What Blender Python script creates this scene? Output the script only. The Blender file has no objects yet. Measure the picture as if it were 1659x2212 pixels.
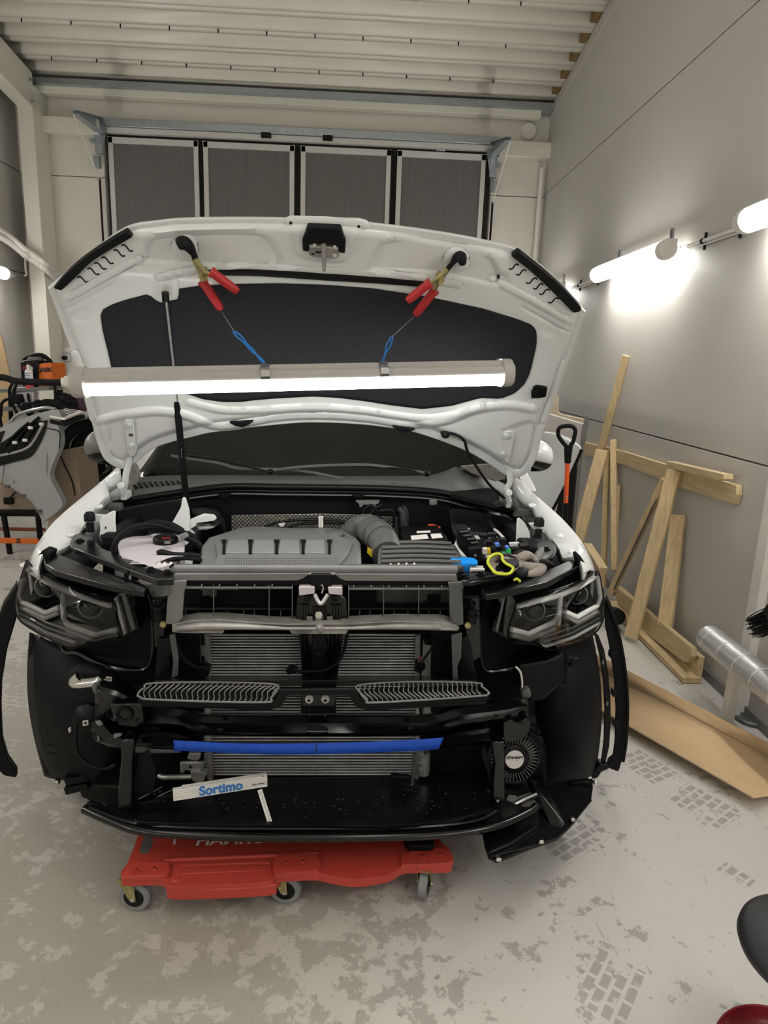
import bpy, bmesh, math, random
from mathutils import Vector, Matrix
from mathutils.geometry import tessellate_polygon
random.seed(7)
SC = bpy.context.scene
COL = SC.collection
# ------------------------------------------------------------------ camera
F, CX, CY = 1450.0, 829.5, 1106.0
yc = Vector(((785-CX)/F, (CY-776)/F, -1)).normalized()
hz = Vector((1, -.036, 0)); xc = (hz - hz.dot(yc)*yc).normalized(); zc = xc.cross(yc)
RM = Matrix((xc, yc, zc)); CAM = Vector((0, 0, 1.6))
cd = bpy.data.cameras.new('camera'); cam = bpy.data.objects.new('camera', cd); COL.objects.link(cam)
cd.sensor_fit = 'HORIZONTAL'; cd.sensor_width = 36; cd.lens = F/1659*36; cd.clip_start = .02
cam.matrix_world = Matrix.Translation(CAM) @ RM.to_4x4()
SC.camera = cam
# ------------------------------------------------------------------ world, exposure
SC.view_settings.view_transform = 'Standard'; SC.view_settings.look = 'None'
SC.view_settings.exposure = .82; SC.view_settings.gamma = 1
SC.view_settings.use_curve_mapping = False
w = bpy.data.worlds.new('world'); SC.world = w; w.use_nodes = True
w.node_tree.nodes['Background'].inputs[0].default_value = (.02, .02, .02, 1)
LAMP = 16.0      # emission of the wall battens
WORK = 9.0       # emission of the hanging work light
# ------------------------------------------------------------------ rays: photo pixel -> point on a real surface
def ray(px, py): return RM @ Vector(((px-CX)/F, (CY-py)/F, -1))
def plane(px, py, n, c):
    v = ray(px, py); n = Vector(n); return CAM + v*((c-n.dot(CAM))/n.dot(v))
def atY(px, py, Y): return plane(px, py, (0, 1, 0), Y)           # room, parallel to back wall
def atZ(px, py, z=0): return plane(px, py, (0, 0, 1), z)
def atX(px, py, x): return plane(px, py, (1, 0, 0), x)
def A(px, py, Y): return plane(px, py, (-.033, 1, 0), Y)         # car axis
# ------------------------------------------------------------------ materials
def mat(name, col, rough=.5, metal=0, var=.08, scale=20, bump=0, coat=0, spec=.5, alpha=1, trans=0, emit=None, stretch=None, ior=1.45):
    m = bpy.data.materials.new(name); m.use_nodes = True; nt = m.node_tree; N = nt.nodes; L = nt.links
    b = N['Principled BSDF']
    b.inputs['Roughness'].default_value = rough; b.inputs['Metallic'].default_value = metal
    b.inputs['Coat Weight'].default_value = coat; b.inputs['Coat Roughness'].default_value = .08
    b.inputs['Specular IOR Level'].default_value = spec; b.inputs['IOR'].default_value = ior
    b.inputs['Alpha'].default_value = alpha; b.inputs['Transmission Weight'].default_value = trans
    tc = N.new('ShaderNodeTexCoord'); mp = N.new('ShaderNodeMapping'); L.new(tc.outputs['Object'], mp.inputs[0])
    if stretch: mp.inputs['Scale'].default_value = stretch
    nz = N.new('ShaderNodeTexNoise'); nz.inputs['Scale'].default_value = scale; nz.inputs['Detail'].default_value = 4
    L.new(mp.outputs[0], nz.inputs['Vector'])
    r = N.new('ShaderNodeValToRGB'); L.new(nz.outputs['Fac'], r.inputs[0])
    r.color_ramp.elements[0].position = .3; r.color_ramp.elements[1].position = .7
    r.color_ramp.elements[0].color = tuple(c*(1-var) for c in col)+(1,)
    r.color_ramp.elements[1].color = tuple(min(1, c*(1+var)) for c in col)+(1,)
    L.new(r.outputs[0], b.inputs['Base Color'])
    if bump:
        bp = N.new('ShaderNodeBump'); bp.inputs['Strength'].default_value = bump; bp.inputs['Distance'].default_value = .002
        L.new(nz.outputs['Fac'], bp.inputs['Height']); L.new(bp.outputs[0], b.inputs['Normal'])
    if emit:
        b.inputs['Emission Color'].default_value = (*emit[0], 1); b.inputs['Emission Strength'].default_value = emit[1]
    m['ramp'] = r.name; m['noise'] = nz.name; m['map'] = mp.name
    return m
MT = {}
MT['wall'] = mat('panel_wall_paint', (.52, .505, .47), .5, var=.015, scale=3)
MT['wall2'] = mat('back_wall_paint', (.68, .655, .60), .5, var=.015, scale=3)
MT['ceil'] = mat('ceiling_sheet_paint', (.85, .82, .74), .33, var=.015, scale=3)
MT['steel'] = mat('painted_steel', (.70, .69, .61), .4, var=.02)
MT['galv'] = mat('galvanised_steel', (.42, .46, .50), .35, .9, var=.15, scale=60)
MT['dooralu'] = mat('door_frame_paint', (.60, .59, .56), .4, var=.03)
MT['doorgrey'] = mat('door_panel_grey', (.135, .132, .124), .55, var=.10, scale=9, stretch=(14, 1, .25))
MT['rubber'] = mat('black_rubber', (.006, .006, .007), .6, spec=.25)
MT['wool'] = mat('mineral_wool', (.20, .13, .05), .95, var=.4, scale=60, bump=.6)
MT['white_plastic'] = mat('white_plastic', (.72, .70, .66), .35, var=.03)
MT['seam'] = mat('dark_seam', (.10, .095, .09), .8)
MT['tube'] = mat('lit_diffuser', (.9, .9, .9), .4, emit=((1.0, .975, .93), LAMP))
MT['panel'] = mat('added_ceiling_diffuser', (.9, .9, .9), .4, emit=((1.0, .965, .90), 6.5))  # diffuser of the added, unseen ceiling lights
MT['work'] = mat('lit_work_diffuser', (.9, .9, .9), .4, emit=((1.0, .985, .95), WORK))
MT['paint'] = mat('white_car_paint', (.78, .80, .80), .22, var=.01, scale=4, coat=.6)
MT['paintin'] = mat('white_inner_panel_paint', (.70, .72, .71), .28, var=.015, scale=6, coat=.4)
MT['grey_paint'] = mat('grey_car_paint', (.33, .34, .33), .3, var=.02, coat=.6)
MT['blk'] = mat('black_plastic', (.0035, .0035, .004), .36, var=.25, scale=30, spec=.28)
MT['blkm'] = mat('matt_black_plastic', (.005, .005, .006), .55, var=.3, scale=80, bump=.15, spec=.2)
MT['blkg'] = mat('gloss_black_metal', (.0025, .0025, .003), .2, var=.2, scale=10, spec=.65)
MT['dirty'] = mat('dirty_black_plastic', (.006, .006, .006), .25, var=.5, scale=26, spec=.35)
MT['gry'] = mat('dark_grey_plastic', (.095, .095, .093), .42, var=.10, scale=300, bump=.3)
MT['gry2'] = mat('mid_grey_plastic', (.17, .17, .165), .38, var=.12, scale=14)
MT['alubar'] = mat('dusty_silver_plastic', (.30, .29, .27), .42, .2, var=.3, scale=12)
MT['alu'] = mat('bare_aluminium', (.50, .50, .49), .38, .75, var=.15, scale=40)
MT['fins'] = mat('radiator_fins', (.004, .004, .005), .7, spec=.15)
MT['tubes'] = mat('radiator_tubes', (.74, .74, .75), .35, .2, var=.15, scale=40)
MT['chrome'] = mat('bright_metal', (.75, .75, .73), .15, 1, var=.05)
MT['zinc'] = mat('yellow_zinc', (.42, .37, .17), .32, .7, var=.25, scale=40)
MT['red'] = mat('red_grip_vinyl', (.50, .025, .03), .35, var=.06)
MT['creeper'] = mat('red_moulded_plastic', (.45, .052, .036), .42, var=.06, scale=60, bump=.12)
MT['mat'] = mat('black_felt', (.024, .024, .027), .95, var=.25, scale=200, bump=.4, spec=.15)
MT['dirt'] = mat('dried_dirt', (.030, .029, .026), .8)
MT['engine'] = mat('grey_engine_cover', (.15, .15, .147), .4, var=.10, scale=300, bump=.3)
MT['engine2'] = mat('light_grey_engine_cover', (.21, .21, .205), .4, var=.10, scale=300, bump=.3)
MT['felt'] = MT['mat']
MT['workhouse'] = mat('grey_lamp_housing', (.40, .385, .36), .4, var=.03)
MT['tape'] = mat('blue_masking_tape', (.006, .075, .52), .6, var=.10, scale=60, bump=.2)
MT['bluewire'] = mat('blue_cable', (.02, .20, .60), .4)
MT['bluecap'] = mat('blue_cap_plastic', (.01, .27, .80), .3, var=.03)
MT['wood'] = mat('pine_wood', (.66, .50, .28), .6, var=.17, scale=7, stretch=(9, 9, .6), bump=.2)
MT['woodx'] = mat('pine_wood_lengthwise', (.60, .46, .26), .6, var=.17, scale=7, stretch=(9, .6, 9), bump=.2)
MT['card'] = mat('brown_cardboard', (.66, .47, .27), .75, var=.05, scale=8)
MT['card2'] = mat('tan_cardboard', (.34, .26, .20), .8, var=.05, scale=8)
MT['orange'] = mat('orange_paint', (.72, .16, .02), .4, var=.05)
MT['orange2'] = mat('red_orange_tube', (.75, .10, .02), .4, var=.05)
MT['duct'] = mat('spiral_duct_steel', (.62, .63, .63), .40, .7, var=.15, scale=8, stretch=(8, 1, 8))
MT['lens'] = mat('clear_lens', (.9, .9, .9), .03, trans=1, ior=1.3, var=.01)
MT['glass'] = mat('dark_windscreen', (.006, .007, .007), .12, var=.5, scale=50, spec=.35)
MT['drl'] = mat('frosted_light_guide', (.85, .86, .86), .3, var=.05)
MT['drld'] = mat('darker_light_guide', (.30, .30, .29), .3, var=.05)  # darker copy of the frosted guide; left headlight's lower brightness put in colour
MT['tank'] = mat('translucent_tank', (.56, .52, .54), .35, var=.04, scale=10)
MT['pink'] = mat('pink_coolant_level', (.60, .30, .36), .35, var=.1, scale=10)
MT['glove'] = mat('grey_glove_fabric', (.27, .235, .21), .85, var=.15, scale=30, bump=.3)
MT['lime'] = mat('lime_binding', (.60, .66, .04), .6)
MT['foil'] = mat('heat_shield_foil', (.62, .60, .54), .3, .85, var=.35, scale=90, bump=.8)
MT['yellow'] = mat('yellow_plastic', (.80, .55, .03), .4); MT['green'] = mat('green_plastic', (.02, .48, .10), .4)
MT['blue'] = mat('blue_plastic', (.10, .22, .72), .4)
MT['bluebag'] = mat('blue_bag_plastic', (.03, .09, .22), .4, var=.3, scale=14)
MT['tyre'] = mat('tyre_rubber', (.014, .013, .012), .7, var=.2)
MT['caster'] = mat('grey_caster_tread', (.21, .22, .22), .6)
MT['seatvinyl'] = mat('black_seat_vinyl', (.014, .014, .016), .5, var=.15, scale=400, bump=.3)
MT['redpan'] = mat('dark_red_plastic', (.20, .006, .018), .3)
MT['ink'] = mat('black_ink', (.02, .02, .02), .6); MT['blueink'] = mat('blue_ink', (.03, .18, .52), .5)
MT['whiteink'] = mat('white_ink', (.78, .74, .72), .5); MT['redink'] = mat('red_ink', (.6, .05, .04), .5)
MT['rule'] = mat('ruler_enamel', (.74, .72, .69), .45, var=.04, scale=30)
MT['fabric'] = mat('grey_seat_fabric', (.20, .19, .17), .9, var=.2, scale=60)
def checker(m, scale, k):                           # embossed check pattern on sheet metal
    nt = m.node_tree; N = nt.nodes; L = nt.links; b = N['Principled BSDF']; c = N.new('ShaderNodeTexChecker'); c.name = 'foil_checker'
    c.inputs['Scale'].default_value = scale; c.inputs['Color1'].default_value = (1, 1, 1, 1); c.inputs['Color2'].default_value = (k, k, k, 1)
    L.new(N[m['map']].outputs[0], c.inputs['Vector']); x = N.new('ShaderNodeMix'); x.data_type = 'RGBA'; x.blend_type = 'MULTIPLY'; x.inputs[0].default_value = 1
    L.new(N[m['ramp']].outputs[0], x.inputs[6]); L.new(c.outputs[0], x.inputs[7]); L.new(x.outputs[2], b.inputs['Base Color'])
checker(MT['foil'], 130, .25)
# ------------------------------------------------------------------ mesh builder
class M:
    def __init__(s): s.v = []; s.f = []
    def add(s, vs, fs):
        o = len(s.v); s.v += [Vector(p) for p in vs]; s.f += [[i+o for i in f] for f in fs]; return s
    def box(s, c, d, rot=None):
        x, y, z = d[0]/2, d[1]/2, d[2]/2; c = Vector(c)
        P = [Vector((a*x, b*y, e*z)) for a in (-1, 1) for b in (-1, 1) for e in (-1, 1)]
        if rot is not None: P = [rot @ p for p in P]
        return s.add([c+p for p in P], [(0,1,3,2),(4,6,7,5),(0,4,5,1),(2,3,7,6),(0,2,6,4),(1,5,7,3)])
    def prism(s, pts, ext):
        pts = [Vector(p) for p in pts]; n = len(pts)
        back = [p+(Vector(ext[i]) if isinstance(ext, list) else Vector(ext)) for i, p in enumerate(pts)]
        tri = tessellate_polygon([pts])
        fs = [tuple(t) for t in tri] + [tuple(i+n for i in reversed(t)) for t in tri]
        fs += [(i, (i+1) % n, (i+1) % n+n, i+n) for i in range(n)]
        return s.add(pts+back, fs)
    def tube(s, pts, r, n=10, cap=True, flat=None):
        pts = [Vector(p) for p in pts]; m = len(pts)
        rs = r if isinstance(r, (list, tuple)) else [r]*m
        up = None; vs = []
        for i, p in enumerate(pts):
            t = (pts[min(i+1, m-1)]-pts[max(i-1, 0)]).normalized()
            if up is None:
                a = Vector((0, 0, 1)) if abs(t.z) < .9 else Vector((0, 1, 0))
                up = (a-a.dot(t)*t).normalized()
            else:
                up = (up-up.dot(t)*t).normalized()
            sd = t.cross(up)
            for k in range(n):
                an = 2*math.pi*k/n
                vs.append(p+(up*math.cos(an)*(flat or 1)+sd*math.sin(an))*rs[i])
        fs = [(i*n+k, i*n+(k+1) % n, (i+1)*n+(k+1) % n, (i+1)*n+k) for i in range(m-1) for k in range(n)]
        if cap: fs += [tuple(range(n)), tuple((m-1)*n+k for k in reversed(range(n)))]
        return s.add(vs, fs)
    def lathe(s, prof, o, ax=(0, 0, 1), n=24, cap=True):
        ax = Vector(ax).normalized(); o = Vector(o)
        a = Vector((0, 0, 1)) if abs(ax.z) < .9 else Vector((1, 0, 0))
        u = (a-a.dot(ax)*ax).normalized(); v = ax.cross(u); vs = []
        for r, h in prof:
            for k in range(n):
                an = 2*math.pi*k/n; vs.append(o+ax*h+(u*math.cos(an)+v*math.sin(an))*r)
        m = len(prof)
        fs = [(i*n+k, i*n+(k+1) % n, (i+1)*n+(k+1) % n, (i+1)*n+k) for i in range(m-1) for k in range(n)]
        if cap: fs += [tuple(reversed(range(n))), tuple((m-1)*n+k for k in range(n))]
        return s.add(vs, fs)
    def grid(s, rows, closed=False):
        m = len(rows); n = len(rows[0]); vs = [p for r in rows for p in r]
        fs = [(i*n+k, i*n+(k+1) % n, (i+1)*n+(k+1) % n, (i+1)*n+k) for i in range(m-1) for k in range(n if closed else n-1)]
        return s.add(vs, fs)
    def bar(s, a, b, wd, th, side=None):            # rectangular bar from a to b
        a, b = Vector(a), Vector(b); t = (b-a).normalized()
        sd = Vector(side) if side is not None else Vector((1, 0, 0))
        sd = (sd-sd.dot(t)*t).normalized(); nr = t.cross(sd)
        P = []
        for p in (a, b):
            for i, j in ((-1, -1), (1, -1), (1, 1), (-1, 1)): P.append(p+sd*wd/2*i+nr*th/2*j)
        return s.add(P, [(0,3,2,1),(4,5,6,7),(0,1,5,4),(1,2,6,5),(2,3,7,6),(3,0,4,7)])
    def build(s, name, m, parent=None, bevel=0, seg=2, smooth=40, solid=0, sub=0, kind=None):
        me = bpy.data.meshes.new(name); me.from_pydata([tuple(p) for p in s.v], [], s.f)
        bm = bmesh.new(); bm.from_mesh(me)
        bmesh.ops.remove_doubles(bm, verts=bm.verts, dist=1e-5)
        bmesh.ops.recalc_face_normals(bm, faces=bm.faces)
        bm.to_mesh(me); bm.free()
        for p in me.polygons: p.use_smooth = True
        me.set_sharp_from_angle(angle=math.radians(smooth))
        me.materials.append(MT[m] if isinstance(m, str) else m)
        o = bpy.data.objects.new(name, me); COL.objects.link(o)
        if parent is not None:
            o.parent = parent
            if parent.type == 'EMPTY': o.location = -parent.location
        if solid:
            q = o.modifiers.new('thickness', 'SOLIDIFY'); q.thickness = solid; q.offset = -1
        if bevel:
            q = o.modifiers.new('bevel', 'BEVEL'); q.width = bevel; q.segments = seg; q.limit_method = 'ANGLE'; q.angle_limit = math.radians(35)
        if sub:
            q = o.modifiers.new('subdivision', 'SUBSURF'); q.levels = sub; q.render_levels = sub
        if kind: o['kind'] = kind
        return o
def tag(o, label, cat, group=None):
    o['label'] = label; o['category'] = cat
    if group: o['group'] = group
    return o
def thing(name, loc, label, cat, group=None):
    o = bpy.data.objects.new(name, None); COL.objects.link(o); o.location = Vector(loc); o.empty_display_size = .05
    return tag(o, label, cat, group)
def copy_tree(o, parent=None):
    c = o.copy(); COL.objects.link(c)
    if parent is not None: c.parent = parent
    for ch in list(o.children): copy_tree(ch, c)
    return c
def cr(pts, n=6, closed=False):                      # Catmull-Rom resampling
    P = [Vector(p) for p in pts]; m = len(P); out = []
    for i in range(m if closed else m-1):
        g = lambda k: P[k % m] if closed else P[max(0, min(m-1, k))]
        a, b, c, d = g(i-1), g(i), g(i+1), g(i+2)
        for k in range(n):
            t = k/n; out.append(.5*(2*b+(c-a)*t+(2*a-5*b+4*c-d)*t*t+(3*b-a-3*c+d)*t**3))
    if not closed: out.append(P[-1])
    return out
def px2(pts, Y):                                     # photo outline -> car points at depth Y (number, list or function)
    if callable(Y): return [A(x, y, Y(x, y)) for x, y in pts]
    if isinstance(Y, (list, tuple)): return [A(x, y, q) for (x, y), q in zip(pts, Y)]
    return [A(x, y, Y) for x, y in pts]
def lin(p0, q0, p1, q1):                             # depth that varies linearly with photo column
    return lambda x, y: q0+(q1-q0)*(x-p0)/(p1-p0)
def plate(name, pts, Y, th, m, parent, bevel=.002, smooth_outline=0, **k):
    if smooth_outline: pts = [(p.x, p.y) for p in cr([(x, y, 0) for x, y in pts], smooth_outline, True)]
    return M().prism(px2(pts, Y), (-.033*0, th, 0)).build(name, m, parent, bevel, **k)
def slab(name, pts, z, th, m, parent, bevel=.002, smooth_outline=0, **k):
    if smooth_outline: pts = [(p.x, p.y) for p in cr([(x, y, 0) for x, y in pts], smooth_outline, True)]
    return M().prism([atZ(x, y, z) for x, y in pts], (0, 0, -th)).build(name, m, parent, bevel, **k)
def cable(name, pts, Y, r, m, parent, n=8, q=6, kind=None):
    return M().tube(cr(px2(pts, Y), q), r, n).build(name, m, parent)
def text_mesh(txt, size, mw, depth=.0004, bold=0, align='CENTER', shear=0, sx=1):
    cu = bpy.data.curves.new('lettering', 'FONT'); cu.body = txt; cu.size = size; cu.extrude = depth; cu.offset = bold
    cu.align_x = align; cu.align_y = 'CENTER'; cu.shear = shear
    ob = bpy.data.objects.new('lettering', cu); COL.objects.link(ob)
    me = bpy.data.meshes.new_from_object(ob.evaluated_get(bpy.context.evaluated_depsgraph_get()))
    bpy.data.objects.remove(ob); bpy.data.curves.remove(cu)
    for v in me.vertices: v.co = mw @ Vector((v.co.x*sx, v.co.y, v.co.z))
    return me
def lettering(txt, size, o, right, up, m, parent, **k):
    r = Vector(right).normalized(); u = Vector(up); u = (u-u.dot(r)*r).normalized(); n = r.cross(u)
    mw = Matrix.Translation(Vector(o)) @ Matrix((r, u, n)).transposed().to_4x4()
    me = text_mesh(txt, size, mw, **k); me.materials.append(MT[m])
    ob = bpy.data.objects.new('lettering', me); COL.objects.link(ob); ob.parent = parent
    if parent.type == 'EMPTY': ob.location = -parent.location
    return ob
# ================================================================== THE ROOM
XR, YB, XL, YF = 1.88, 7.70, -3.62, -5.0
def ceil_z(Y): return 4.23+.133*(7.6-Y)
def floor_material():
    m = mat('worn_floor_paint', (.575, .56, .53), .42, var=.05, scale=1.3); nt = m.node_tree; N = nt.nodes; L = nt.links
    b = N['Principled BSDF']; base = N[m['ramp']].outputs[0]
    pos = N.new('ShaderNodeNewGeometry').outputs['Position']
    def noise(scale, detail=6, rough=.65, lac=2):
        n = N.new('ShaderNodeTexNoise'); n.inputs['Scale'].default_value = scale; n.inputs['Detail'].default_value = detail
        n.inputs['Roughness'].default_value = rough; L.new(pos, n.inputs['Vector']); return n.outputs['Fac']
    def math_(op, a, b_=None, c=None):
        q = N.new('ShaderNodeMath'); q.operation = op
        for i, x in enumerate((a, b_, c)):
            if x is None: continue
            if isinstance(x, (int, float)): q.inputs[i].default_value = x
            else: L.new(x, q.inputs[i])
        return q.outputs[0]
    def step(x, lo, hi):
        q = N.new('ShaderNodeMapRange'); q.interpolation_type = 'SMOOTHSTEP'
        L.new(x, q.inputs[0]); q.inputs[1].default_value = lo; q.inputs[2].default_value = hi; return q.outputs[0]
    sep = N.new('ShaderNodeSeparateXYZ'); L.new(pos, sep.inputs[0]); X, Y = sep.outputs[0], sep.outputs[1]
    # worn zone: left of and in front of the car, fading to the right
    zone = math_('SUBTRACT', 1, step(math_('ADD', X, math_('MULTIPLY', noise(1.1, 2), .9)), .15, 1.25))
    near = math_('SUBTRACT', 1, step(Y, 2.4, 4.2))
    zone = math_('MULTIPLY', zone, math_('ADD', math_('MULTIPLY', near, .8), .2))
    blob = noise(12, 9, .72); blob2 = noise(2.0, 3)
    thr = math_('ADD', math_('MULTIPLY', blob, .72), math_('MULTIPLY', blob2, .34))
    worn = step(math_('ADD', thr, math_('MULTIPLY', zone, .11)), .60, .622)
    flake = step(noise(19, 7, .7), .66, .68)
    worn = math_('MAXIMUM', worn, math_('MULTIPLY', flake, math_('ADD', math_('MULTIPLY', zone, .55), .18)))
    # tyre tread prints, each a worn patch in the paint
    def tread(cx, cy, ang, wx, ly, sx, sy):
        mp = N.new('ShaderNodeMapping'); mp.vector_type = 'TEXTURE'; L.new(pos, mp.inputs[0])
        mp.inputs['Location'].default_value = (cx, cy, 0); mp.inputs['Rotation'].default_value = (0, 0, ang)
        br = N.new('ShaderNodeTexBrick'); L.new(mp.outputs[0], br.inputs['Vector'])
        br.inputs['Scale'].default_value = 1; br.inputs['Brick Width'].default_value = sx; br.inputs['Row Height'].default_value = sy
        br.inputs['Mortar Size'].default_value = .006; br.inputs['Mortar Smooth'].default_value = .2; br.inputs['Bias'].default_value = -1
        br.offset = .4
        s2 = N.new('ShaderNodeSeparateXYZ'); L.new(mp.outputs[0], s2.inputs[0])
        bx = math_('LESS_THAN', math_('ABSOLUTE', s2.outputs[0]), wx/2); by = math_('LESS_THAN', math_('ABSOLUTE', s2.outputs[1]), ly/2)
        cell = math_('SUBTRACT', 1, br.outputs['Fac'])
        return math_('MULTIPLY', math_('MULTIPLY', bx, by), math_('MULTIPLY', cell, step(noise(11, 5), .38, .46)))
    for px, py, ang, wx, ly in TREADS:
        p = atZ(px, py); worn = math_('MAXIMUM', worn, tread(p.x, p.y, ang, wx, ly, .055, .034))
    worn = math_('MULTIPLY', worn, .54)
    mx = N.new('ShaderNodeMix'); mx.data_type = 'RGBA'; L.new(worn, mx.inputs[0]); L.new(base, mx.inputs[6])
    mx.inputs[7].default_value = (.185, .172, .148, 1)
    spk = step(noise(48, 2, .5), .69, .72)
    streak = N.new('ShaderNodeTexNoise'); mp = N.new('ShaderNodeMapping'); L.new(pos, mp.inputs[0])
    mp.inputs['Rotation'].default_value = (0, 0, .7); mp.inputs['Scale'].default_value = (30, 4, 1); L.new(mp.outputs[0], streak.inputs['Vector'])
    streak.inputs['Scale'].default_value = 2; streak.inputs['Detail'].default_value = 3
    spk = math_('MULTIPLY', math_('MAXIMUM', spk, step(streak.outputs['Fac'], .69, .72)), .35)
    m2 = N.new('ShaderNodeMix'); m2.data_type = 'RGBA'; L.new(spk, m2.inputs[0]); L.new(mx.outputs[2], m2.inputs[6]); m2.inputs[7].default_value = (.10, .09, .07, 1)
    grime_falloff = math_('MAXIMUM', math_('MULTIPLY', step(noise(.9, 5, .6), .5, .75), .25), math_('MULTIPLY', zone, .45))  # patchy grime, plus the light falloff at near left painted in
    m3 = N.new('ShaderNodeMix'); m3.data_type = 'RGBA'; L.new(grime_falloff, m3.inputs[0]); L.new(m2.outputs[2], m3.inputs[6]); m3.inputs[7].default_value = (.33, .30, .24, 1)
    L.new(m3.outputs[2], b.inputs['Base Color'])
    bp = N.new('ShaderNodeBump'); bp.inputs['Strength'].default_value = .25; bp.inputs['Distance'].default_value = .001; bp.invert = True
    L.new(worn, bp.inputs['Height']); L.new(bp.outputs[0], b.inputs['Normal'])
    return m
TREADS = [(1520, 1740, .62, .17, .22), (1395, 1655, .5, .15, .2), (1215, 1800, .6, .22, .22), (1320, 2130, .9, .2, .14), (1590, 1890, .6, .06, .10),
          (65, 1440, -.25, .3, .5), (40, 1525, -.2, .25, .35), (35, 1600, -.2, .25, .3)]
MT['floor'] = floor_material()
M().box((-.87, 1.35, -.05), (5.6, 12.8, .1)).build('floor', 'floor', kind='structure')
def panels(axis, c, a0, a1, z0, ztop, seams, out, name, m, grooves=()):
    # insulated wall panels with real 4 mm seam gaps
    b = M(); g = .004; zs = [z0]+list(seams)+[None]
    for i in range(len(zs)-1):
        lo = zs[i]+(g if i else 0); hi = zs[i+1]
        f0 = ztop(a0) if hi is None else hi-g; f1 = ztop(a1) if hi is None else hi-g
        q = [(a0, lo), (a1, lo), (a1, f1), (a0, f0)]
        if axis == 'x': b.prism([(c, y, z) for y, z in q], (out, 0, 0))
        else: b.prism([(x, c, z) for x, z in q], (0, out, 0))
    o = b.build(name, m, kind='structure', bevel=.002, seg=1)
    return o
panels('x', XR, YF, YB+.1, 0, lambda y: ceil_z(y)+.1, (1.183, 3.374), .1, 'wall_right', 'wall')
panels('x', XL, YF, YB+.1, 0, lambda y: ceil_z(y)+.1, (1.183, 2.36, 3.374), -.1, 'wall_left', 'wall')
# back wall with the door opening
DX0, DX1, DZ = atY(222, 300, 7.7).x, atY(1066, 330, 7.7).x, 3.80
b = M()
for x0, x1, zz in ((XL, DX0, ((0, 1.1), (1.108, 3.35), (3.358, 4.55))), (DX1, XR, ((0, 1.1), (1.108, 3.35), (3.358, 4.55))), (DX0, DX1, ((DZ, 4.55),))):
    for z0, z1 in zz: b.prism([(x0, YB, z0), (x1, YB, z0), (x1, YB, z1), (x0, YB, z1)], (0, .12, 0))
b.build('wall_back', 'wall2', kind='structure', bevel=.002, seg=1)
M().box((-.87, YF-.05, 2.9), (5.7, .1, 6.2)).build('wall_front', 'wall2', kind='structure')
# dark backing behind the panel seams
M().box((XR+.08, 1.35, 2.2), (.02, 12.6, 5.5)).build('trim_seam_backing', 'seam', kind='structure').location = (0, 0, 0)
M().box((XL-.08, 1.35, 2.2), (.02, 12.6, 5.5)).build('trim_seam_backing', 'seam', kind='structure')
M().box((-.87, YB+.15, 2.2), (5.6, .02, 4.9)).build('trim_seam_backing', 'seam', kind='structure')
# trapezoidal steel sheet ceiling, ribs run across the room, wool fills the upper flutes at the walls
prof = []; per = .28; y = YB
while y > YF-.2:
    prof += [(y, .075), (y-.11, .075), (y-.14, .0), (y-.185, .0), (y-.19, .008), (y-.205, .008), (y-.21, 0), (y-.255, 0)]
    y -= per
rows = [[Vector((x, yy, ceil_z(yy)+h)) for yy, h in prof] for x in (XL-.1, XR+.1)]
M().grid(rows).build('ceiling', 'ceil', kind='structure', solid=.004, smooth=20)
M().box((-.87, 1.35, 5.9), (5.8, 13, .08)).build('ceiling_deck', 'seam', kind='structure')
for nm, xx, dx in (('trim_wool_right', XR-.035, .07), ('trim_wool_left', XL+.035, .07)):
    wl = M(); y = YB
    while y > 3.5:
        yy = y-.055; wl.box((xx, yy, ceil_z(yy)+.036), (dx, .14, .07), Matrix.Rotation(-math.atan(.133), 3, 'X')); y -= per
    wl.build(nm, 'wool', kind='structure')
sc_ = M(); y = YB-.16; k = 0
while y > 4.2:
    if k % 2 == 1:
        x = XL+.6
        while x < XR-.3:
            sc_.lathe([(.006, 0), (.006, -.02), (.002, -.035)], (x, y-.04, ceil_z(y)+.004), n=6); x += .42
    y -= per; k += 1
sc_.build('trim_ceiling_screws', 'rubber', kind='structure')
# right-hand eaves flashing along wall top
M().prism([(XR, YB, ceil_z(YB)-.11), (XR, YF, ceil_z(YF)-.11), (XR, YF, ceil_z(YF)-.01), (XR, YB, ceil_z(YB)-.01)], (-.012, 0, 0)).build('trim_eaves', 'wall', kind='structure')
# purlin, galvanised ledge and rails on the back wall
M().box((-.80, 7.60, 4.115), (5.1, .10, .075)).build('trim_purlin', 'steel', kind='structure', bevel=.006)
p = M(); p.box((-.80, 7.58, 4.145), (5.34, .2, .006)).box((-.80, 7.485, 4.17), (5.34, .006, .05)).box((-.8, 7.66, 4.17), (5.34, .05, .06))
for x in [-3.1+.41*i for i in range(12)]: p.lathe([(.009, 0), (.009, .006)], (x, 7.482, 4.165), (0, -1, 0), 6)
p.build('trim_eaves_channel', 'galv', kind='structure')
M().box(((-3.36+DX0)/2-.0, 7.63, 3.80), (DX0+3.36, .14, .15)).build('trim_rail_left', 'steel', kind='structure', bevel=.006)
M().box(((DX1+XR)/2+.02, 7.63, 3.78), (XR-DX1-.03, .14, .15)).build('trim_rail_right', 'steel', kind='structure', bevel=.006)
c = M(); c.box((-3.375, 7.38, 2.05), (.15, .012, 4.1)).box((-3.375, 7.69, 2.05), (.15, .012, 4.1)).box((-3.305, 7.53, 2.05), (.012, .31, 4.1))
c.box((-3.445, 7.53, 2.05), (.012, .31, 4.1))
c.build('trim_column', 'steel', kind='structure', bevel=.003)
rf = M(); z0, z1 = ceil_z(7.4)-.05, ceil_z(YF)-.05
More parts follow.
